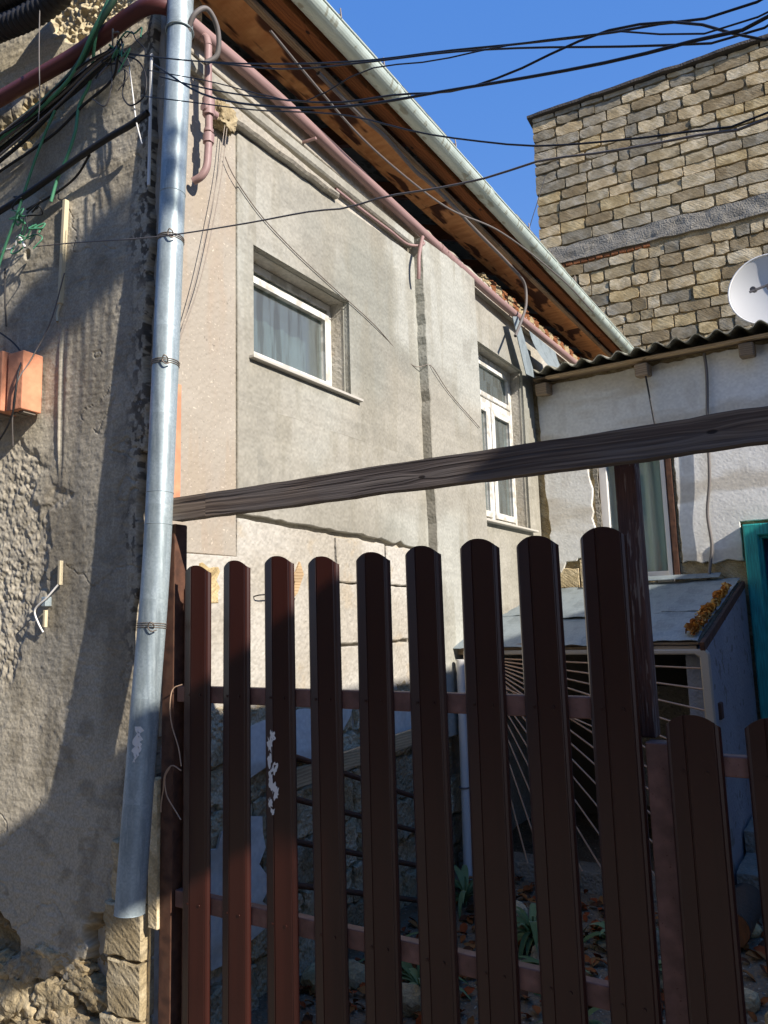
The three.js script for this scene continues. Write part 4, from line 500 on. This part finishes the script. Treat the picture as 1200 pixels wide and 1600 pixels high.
oh([[-2.52, 4.08, -1.965], [-1.964, 3.73, -1.879], [-1.471, 3.427, -1.774], [-1.068, 3.201, -1.688], [-0.773, 3.055, -1.625], [-0.551, 2.941, -1.578], [-0.349, 2.842, -1.535], [-0.222, 2.788, -1.508], [-0.042, 2.727, -1.47], far(4.7)], 0.00279, M.cableBlack, 'black overhead wire that rises highest against the sky');
oh([[-2.5, 4.06, -1.96], [-1.818, 3.627, -1.833], [-1.392, 3.353, -1.742], [-1.057, 3.179, -1.671], [-0.765, 3.036, -1.609], [-0.546, 2.916, -1.562], [-0.281, 2.76, -1.506], [-0.102, 2.665, -1.468], [-0.047, 2.659, -1.456], far(4.65, 0.05)], 0.00248, M.cableBlack, 'black overhead wire running close under the highest one and joining the thick strand');
oh([[-2.15, 3.751, -1.888], [-1.799, 3.499, -1.813], [-1.442, 3.267, -1.738], [-1.152, 3.097, -1.676], [-0.932, 3, -1.629], [-0.724, 2.899, -1.585], [-0.543, 2.855, -1.546], [-0.445, 2.845, -1.526], [-0.328, 2.818, -1.501], [-0.199, 2.752, -1.473], [-0.121, 2.688, -1.457], [-0.049, 2.622, -1.441], far(4.4)], 0.00279, M.cableBlack, 'black overhead wire that arches up and crosses the others before dipping');
oh([[-2.177, 3.812, -1.879], [-1.82, 3.481, -1.803], [-1.396, 3.204, -1.713], [-1.064, 3.031, -1.642], [-0.755, 2.904, -1.576], [-0.539, 2.816, -1.531], [-0.33, 2.735, -1.486], [-0.177, 2.686, -1.454], [-0.045, 2.652, -1.426], far(4.55)], 0.00372, M.cableBlack, 'thickest black overhead strand passing over the roof edge of the tall building');
oh([[-2.249, 3.704, -1.879], [-1.881, 3.476, -1.801], [-1.509, 3.246, -1.722], [-1.103, 3.013, -1.636], [-0.832, 2.82, -1.578], [-0.643, 2.701, -1.538], [-0.512, 2.626, -1.51], [-0.339, 2.552, -1.473], [-0.19, 2.497, -1.442], [-0.061, 2.464, -1.414], far(4.3)], 0.00217, M.cableBlack, 'thin black overhead wire sagging across the blue gap to the limestone wall');
oh([[-3, 3.31, -1.93], [-2.77, 3.266, -1.95], [-2.089, 3.035, -1.83], [-1.562, 2.869, -1.718], [-1.229, 2.771, -1.647], [-1.1, 2.725, -1.62], [-0.958, 2.695, -1.59], [-0.77, 2.637, -1.55], [-0.624, 2.599, -1.519], [-0.509, 2.58, -1.494], [-0.35, 2.525, -1.46], [-0.189, 2.477, -1.426], [-0.061, 2.446, -1.399], far(4.25, -0.05)], 0.0026, M.cableGrey, 'grey wire strung lowest, across the downpipe and past the small window');
oh([[-2.155, 3.743, -1.829], [-1.724, 3.449, -1.737], [-1.413, 3.224, -1.671], [-1.236, 3.111, -1.634], [-1.003, 3.074, -1.584], [-0.765, 2.963, -1.534], [-0.566, 2.882, -1.491], [-0.314, 2.76, -1.438], [-0.042, 2.628, -1.38], far(4.5)], 0.00186, M.cableBlack, 'slender black overhead wire wound loosely around the thick strand');
// service cables on the street wall
const dn = [FN[0], 0, FN[2]];
cable('green_cable', [[-2.534, 4.222, -1.9], [-2.569, 4.128, -1.9], [-2.66, 3.978, -1.943], [-2.72, 3.891, -1.938], [-2.739, 3.775, -1.936], [-2.786, 3.668, -1.932], [-2.842, 3.579, -1.927], [-2.878, 3.483, -1.924]], 0.007, M.cableGreen, 'bright green cable hanging down the street wall nearest the downpipe');
cable('green_cable', [[-2.4, 4.4, -1.92], [-2.44, 4.266, -1.9], [-2.54, 4.143, -1.88], [-2.678, 4.049, -1.9], [-2.876, 3.983, -1.9], [-3.084, 3.929, -1.886], [-3.214, 3.893, -1.875], [-3.9, 3.75, -1.8]], 0.014, M.cableDarkGreen, 'thick dark green cable running along the street wall below the maroon pipe');
cable('green_cable', [[-2.41, 4.42, -1.9], [-2.45, 4.29, -1.89], [-2.55, 4.12, -1.87], [-2.7, 4.01, -1.89], [-2.9, 3.94, -1.89], [-3.1, 3.9, -1.88], [-3.9, 3.68, -1.79]], 0.008, M.cableGreen, 'slim green cable beside the thick dark green one');
cable('green_cable', [[-2.861, 3.914, -1.916], [-2.922, 3.816, -1.91], [-2.979, 3.71, -1.905], [-3.043, 3.574, -1.9], [-3.092, 3.463, -1.895], [-3.15, 3.355, -1.89], [-3.2, 3.25, -1.887]], 0.006, M.cableGreen, 'green cable dropping to the lower tangle at the edge of the street wall');
cable('black_cable', [[-3.9, 3.66, -1.84], [-3.254, 3.858, -1.901], [-3.038, 3.915, -1.92], [-2.832, 3.985, -1.938], [-2.674, 4.036, -1.952], [-2.5, 4.06, -1.93]], 0.011, M.cableBlack, 'black cable just under the green cables on the street wall');
cable('black_cable', [[-3.9, 3.58, -1.83], [-3.232, 3.738, -1.893], [-3.017, 3.775, -1.912], [-2.853, 3.814, -1.926], [-2.696, 3.883, -1.94], [-2.5, 3.93, -1.94], [-2.42, 3.97, -1.9]], 0.006, M.cableBlack, 'slimmer black cable crossing behind the bright green one');
cable('black_cable', [[-3.9, 3.62, -1.83], [-3.25, 3.79, -1.893], [-3.02, 3.85, -1.905], [-2.85, 3.93, -1.92], [-2.69, 3.98, -1.935], [-2.5, 4.03, -1.93]], 0.009, M.cableBlack, 'black cable pressed against its neighbour below the green cables');
cable('black_cable', [[-3.9, 3.4, -1.82], [-3.205, 3.526, -1.886], [-3.034, 3.555, -1.901], [-2.83, 3.601, -1.918], [-2.636, 3.645, -1.935], [-2.506, 3.669, -1.947], [-2.397, 3.675, -1.95], [-2.3, 3.7, -1.96]], 0.014, M.cableBlack, 'thickest black cable slanting across the middle of the upper street wall');
cable('black_cable', [[-3.05, 3.5, -1.92], [-2.865, 3.535, -1.945], [-2.747, 3.576, -1.956], [-2.653, 3.64, -1.95]], 0.005, M.cableBlack, 'thin black cable peeling away below the thickest one');
{ const r = rng(333); for (let k = 0; k < 7; k++) { const o = r() * 0.12 - 0.04, q = r() * 0.05; cable('black_cable', [[-3.9, 3.62 - o * 2, -1.82 + q], [-3.25, 3.82 - o * 1.6 + 0.03 * r(), -1.88 + q], [-3.0, 3.87 - o * 1.4 + 0.03 * r(), -1.9 + q], [-2.8, 3.94 - o + 0.03 * r(), -1.92 + q], [-2.62, 4.0 - o * 0.6 + 0.02 * r(), -1.93 + q], [-2.46, 4.04 + 0.03 * r(), -1.93]], 0.003 + r() * 0.003, k % 3 ? M.cableBlack : M.cableGrey, (k % 3 ? 'thin black' : 'thin grey') + ' cable in the bundle below the green cables', 'cable', 'bundled cables'); } }
const tangle = 'stray cable loop in the tangle below the corner of the maroon pipe';
cable('loose_cable', [[-2.514, 4.054, -1.926], [-2.418, 3.927, -1.934], [-2.426, 3.812, -1.934], [-2.377, 3.75, -1.938], [-2.307, 3.768, -1.944], [-2.299, 3.852, -1.945], [-2.346, 3.943, -1.941], [-2.475, 4.024, -1.929]], 0.0035, M.cableBlack, 'black ' + tangle, 'cable');
cable('loose_cable', [[-2.517, 4.047, -1.936], [-2.502, 3.905, -1.937], [-2.536, 3.813, -1.934], [-2.614, 3.871, -1.927]], 0.003, M.cableGrey, 'grey hooked ' + tangle, 'cable');
cable('loose_cable', [[-2.412, 3.991, -1.945], [-2.379, 3.801, -1.948], [-2.358, 3.677, -1.95], [-2.324, 3.565, -1.953]], 0.003, M.white, 'pale loose cable end dangling beside the downpipe', 'cable');
cable('loose_cable', [[-2.895, 4.6, -1.842], [-2.864, 4.16, -1.83], [-2.868, 3.912, -1.845], [-2.871, 3.82, -1.844]], 0.0025, M.cableGrey, 'thin grey cable hanging straight over the maroon pipe', 'cable');
{ const r = rng(71); for (let k = 0; k < 9; k++) { const p = [[-2.48 + r() * 0.06, 4.05 + r() * 0.05, -1.93]]; for (let i = 1; i < 6; i++) p.push([p[i - 1][0] + (r() - 0.55) * 0.16, p[i - 1][1] + (r() - 0.6) * 0.13, -1.94 + 0.04 * r()]); cable('loose_cable', p, 0.002 + r() * 0.002, [M.cableBlack, M.cableGrey, M.cableGreen][k % 3], ['small black', 'small grey', 'small green'][k % 3] + ' curl of cable in the knot left of the downpipe', 'cable', 'knotted cable ends'); }
  for (let k = 0; k < 10; k++) { const p = [[-3.12 + r() * 0.2, 3.38 + r() * 0.1, -1.9]]; for (let i = 1; i < 6; i++) p.push([p[i - 1][0] + (r() - 0.5) * 0.14, p[i - 1][1] + (r() - 0.6) * 0.1, -1.92 + 0.04 * r()]); cable('loose_cable', p, 0.0025 + r() * 0.002, k % 4 ? M.cableGreen : M.cableBlack, (k % 4 ? 'green' : 'black') + ' curl of cable in the lower tangle at the edge of the wall', 'cable', 'lower cable tangle'); } }
cable('loose_cable', [[-3.209, 3.262, -1.925], [-3.2, 3.105, -1.926], [-3.183, 2.979, -1.928]], 0.004, M.cableBlack, 'short black cable dropping from the lower tangle', 'cable');
cable('loose_cable', [[-3.3, 3.0, -1.87], [-3.152, 2.926, -1.88], [-3.042, 2.845, -1.89], [-2.976, 2.774, -1.88], [-2.955, 2.685, -1.85], [-2.982, 2.519, -1.85], [-3.059, 2.445, -1.86], [-3.2, 2.36, -1.87]], 0.004, M.cableBlack, 'black cable looping round the terracotta blocks', 'cable');
cable('loose_cable', [[-2.803, 3.138, -1.95], [-2.871, 2.923, -1.935], [-2.942, 2.765, -1.9], [-2.956, 2.654, -1.85], [-2.997, 2.519, -1.86], [-3.05, 2.4, -1.9]], 0.003, M.cableGrey, 'thin grey cable running down over the terracotta blocks', 'cable');
cable('insulated_hook', [[-3.19, 3.335, -1.9], [-3.09, 3.325, -1.9], [-3.075, 3.36, -1.895], [-3.05, 3.35, -1.895], [-3.02, 3.3, -1.9]], 0.006, M.white, 'white looped cable end beside the dark hole in the street wall', 'cable');
{ const t = thing('wall_conduit', 'pale split conduit on the street wall below the thick black cable', 'conduit'); const a = onFacade(0.545, 3.5, 0.015), b = onFacade(0.562, 3.02, 0.012); mesh('channel', bar(a, b, 0.022, 0.02, [1, 0, 0]), M.cream, t); mesh('torn_end', tube([b, onFacade(0.57, 2.97, 0.02), onFacade(0.555, 2.93, 0.03)], 0.006), M.cream, t); }
{ const t = thing('wall_conduit', 'pale broken conduit with a metal clamp low on the street wall', 'conduit'); mesh('channel', bar(onFacade(0.5, 1.89, 0.02), onFacade(0.5, 1.79, 0.02), 0.016, 0.014, [1, 0, 0]), M.cream, t); mesh('clamp', bar(onFacade(0.58, 1.745, 0.012), onFacade(0.58, 1.705, 0.012), 0.04, 0.03, [1, 0, 0]), M.galv, t); mesh('channel', bar(onFacade(0.58, 1.69, 0.02), onFacade(0.58, 1.62, 0.02), 0.014, 0.014, [1, 0, 0]), M.cream, t); mesh('loose_core', tube([onFacade(0.5, 1.79, 0.03), onFacade(0.55, 1.74, 0.04), onFacade(0.62, 1.69, 0.04), onFacade(0.61, 1.64, 0.03), onFacade(0.59, 1.6, 0.02)], 0.004, 40), M.white, t); }
{ const t = thing('light_strip', 'narrow white conduit standing upright on the wall beside the downpipe', 'conduit'); mesh('channel', bar(onFacade(0.045, 4.02, 0.02), onFacade(0.05, 3.42, 0.02), 0.008, 0.012, [1, 0, 0]), M.white, t); }
// corrugated duct above the maroon pipe
for (const [pts, r, lab] of [[[[-4.0, 4.5, -1.76], [-3.19, 4.42, -1.837], [-3.012, 4.4, -1.852], [-2.844, 4.41, -1.867], [-2.72, 4.45, -1.87], [-2.6, 4.56, -1.88]], 0.05, 'black ribbed duct hanging above the maroon pipe, the lower of two'], [[[-4.0, 4.62, -1.72], [-3.152, 4.52, -1.81], [-2.932, 4.5, -1.829], [-2.767, 4.52, -1.844], [-2.6, 4.66, -1.86]], 0.045, 'black ribbed duct hanging above the maroon pipe, the upper of two']]) { const g = tube(pts, r, 260, 16), p = g.attributes.position, n = g.attributes.normal; for (let i = 0; i < p.count; i++) { const k = Math.floor(i / 17), b = 0.005 * Math.sin(k * 1.1); p.setXYZ(i, p.getX(i) + n.getX(i) * b, p.getY(i) + n.getY(i) * b, p.getZ(i) + n.getZ(i) * b); } g.computeVertexNormals(); tag(mesh('ribbed_duct', g, M.duct), lab, 'duct'); }
// terracotta blocks
{ const b = (s0, s1, y0, y1, d, lab) => { const t = thing('terracotta_block', lab, 'block'); const g = new RoundedBoxGeometry(s1 - s0, y1 - y0, 0.1, 2, 0.006); g.rotateY(FA); g.translate(...onFacade((s0 + s1) / 2, (y0 + y1) / 2, d)); mesh('block', uvm(g), M.terracotta, t); for (let k = 0; k < 2; k++) { const h = new THREE.BoxGeometry((s1 - s0) * 0.3, 0.01, 0.06); h.rotateY(FA); h.translate(...onFacade(mix(s0, s1, 0.28 + 0.44 * k), y0 - 0.004, d)); mesh('hollow', h, M.dark, t); } }; b(0.66, 0.76, 2.54, 2.8, 0.06, 'terracotta hollow block on the street wall, the one nearer the downpipe'); b(0.775, 1.02, 2.545, 2.815, 0.075, 'terracotta hollow block on the street wall, cut off by the picture edge'); }

// ---------------------------------------------------------------- neighbours outside the picture that shade and mirror
{ const t = thing('neighbour_house', 'flat roofed neighbour house closing the right side of the yard', 'house', [2.9, 0, 0]);
  mesh('wall', box(0.25, 4.6, 0, 3.588, -6.4, -0.99, 0.01), M.outerWall, t); mesh('roof_slab', box(0, 5.0, 3.59, 4.21, -6.7, -0.985, 0.01), M.concrete, t); mesh('porch_beam', box(0, 0.2, 3.65, 4.205, -0.983, 0.15, 0.01), M.concrete, t); mesh('porch_post', box(0.02, 0.18, 0, 3.648, -0.03, 0.13, 0.01), M.concrete, t);
  mesh('door', box(0.22, 0.248, 0, 2.05, -3.4, -2.5, 0.004), M.soffitDark, t); }
{ const t = thing('street_house', 'plastered house on the opposite side of the street', 'house', [-4, 0, 4.2]);
  const holes = [-6, -3, 0, 3].map(x => rect(x, x + 1.1, 1.0, 2.6)).concat([-6, -3, 0, 3].map(x => rect(x, x + 1.1, 4.2, 5.7)));
  mesh('wall', slabZ(rect(-9, 8, -0.1, 7), 0, 0.3, holes), M.outerWall, t); mesh('back_wall', box(-9, 8, -0.1, 7, 3, 3.2, 0), M.outerWall, t); mesh('roof', box(-9.2, 8.2, 7.002, 7.25, -0.35, 3.4, 0.01), M.tileRoof, t);
  for (const x of [-6, -3, 0, 3]) for (const [a, b] of [[1.0, 2.6], [4.2, 5.7]]) { mesh('window_frame', slabZ(rect(x, x + 1.1, a, b), 0.12, 0.06, [rect(x + 0.06, x + 1.04, a + 0.06, b - 0.06)]), M.soffitDark, t); mesh('pane', box(x + 0.06, x + 1.04, a + 0.06, b - 0.06, 0.14, 0.145, 0), M.glass, t); } }
{ const t = thing('utility_pole', 'steel pole carrying the overhead wires further along the street', 'pole', [POLE[0], 0, POLE[2]]); mesh('mast', rod([0, 0, 0], [0, 4.85, 0], 0.04, 12), M.galv, t); mesh('cross_arm', bar([0, 4.72, -0.2], [0, 4.72, 0.2], 0.05, 0.05), M.galv, t); }
{ const t = thing('street_tree', 'leafy tree in the street whose leaves dapple the wall with shade', 'tree', [4.9, 0, 1.25]); const r = rng(404);
  mesh('trunk', warp(new THREE.CylinderGeometry(0.07, 0.13, 6, 12, 12).translate(0, 3, 0), v => { v.x += 0.15 * Math.sin(v.y * 0.7); }), M.bark, t);
  const tips = []; for (let k = 0; k < 14; k++) { const a = r() * 6.28, l = 0.4 + r() * 0.5, y = 4.6 + r() * 1.8; const tip = [Math.cos(a) * l, y + 0.5 + r() * 0.9, Math.sin(a) * l]; tips.push(tip); mesh('limb', tube([[0.1, y - 0.5, 0], [tip[0] * 0.5, y + 0.2, tip[2] * 0.5], tip], 0.022, 14, 6), M.bark, t); }
  for (const tp of [[-0.1, 7.42, -1.66], [0.1, 7.5, -1.5], [0, 8.2, -1.52]]) { tips.push(tp); mesh('limb', tube([[0.1, 5.6, 0], [tp[0] * 0.5, 6.4, tp[2] * 0.5], tp], 0.018, 14, 6), M.bark, t); }
  const gs = []; for (let k = 0; k < 1500; k++) { const c = tips[(r() * tips.length) | 0], g = grid(1, 2, (u, v) => [(v - 0.5) * 0.12, 0.01 * Math.sin(v * 3), (u - 0.5) * 0.06 * Math.sin(Math.PI * (0.12 + v * 0.76))]); g.rotateX(r() * 6); g.rotateY(r() * 6); g.rotateZ(r() * 6); const q = c[2] < -1.2 ? 0.2 : 0.34; g.translate(c[0] + (r() + r() - 1) * q, c[1] + (r() + r() - 1) * q, c[2] + (r() + r() - 1) * q * 0.7); gs.push(g); }
  mesh('crown', mergeGeometries(gs), M.leaf, t); }

renderer.render(scene, camera);
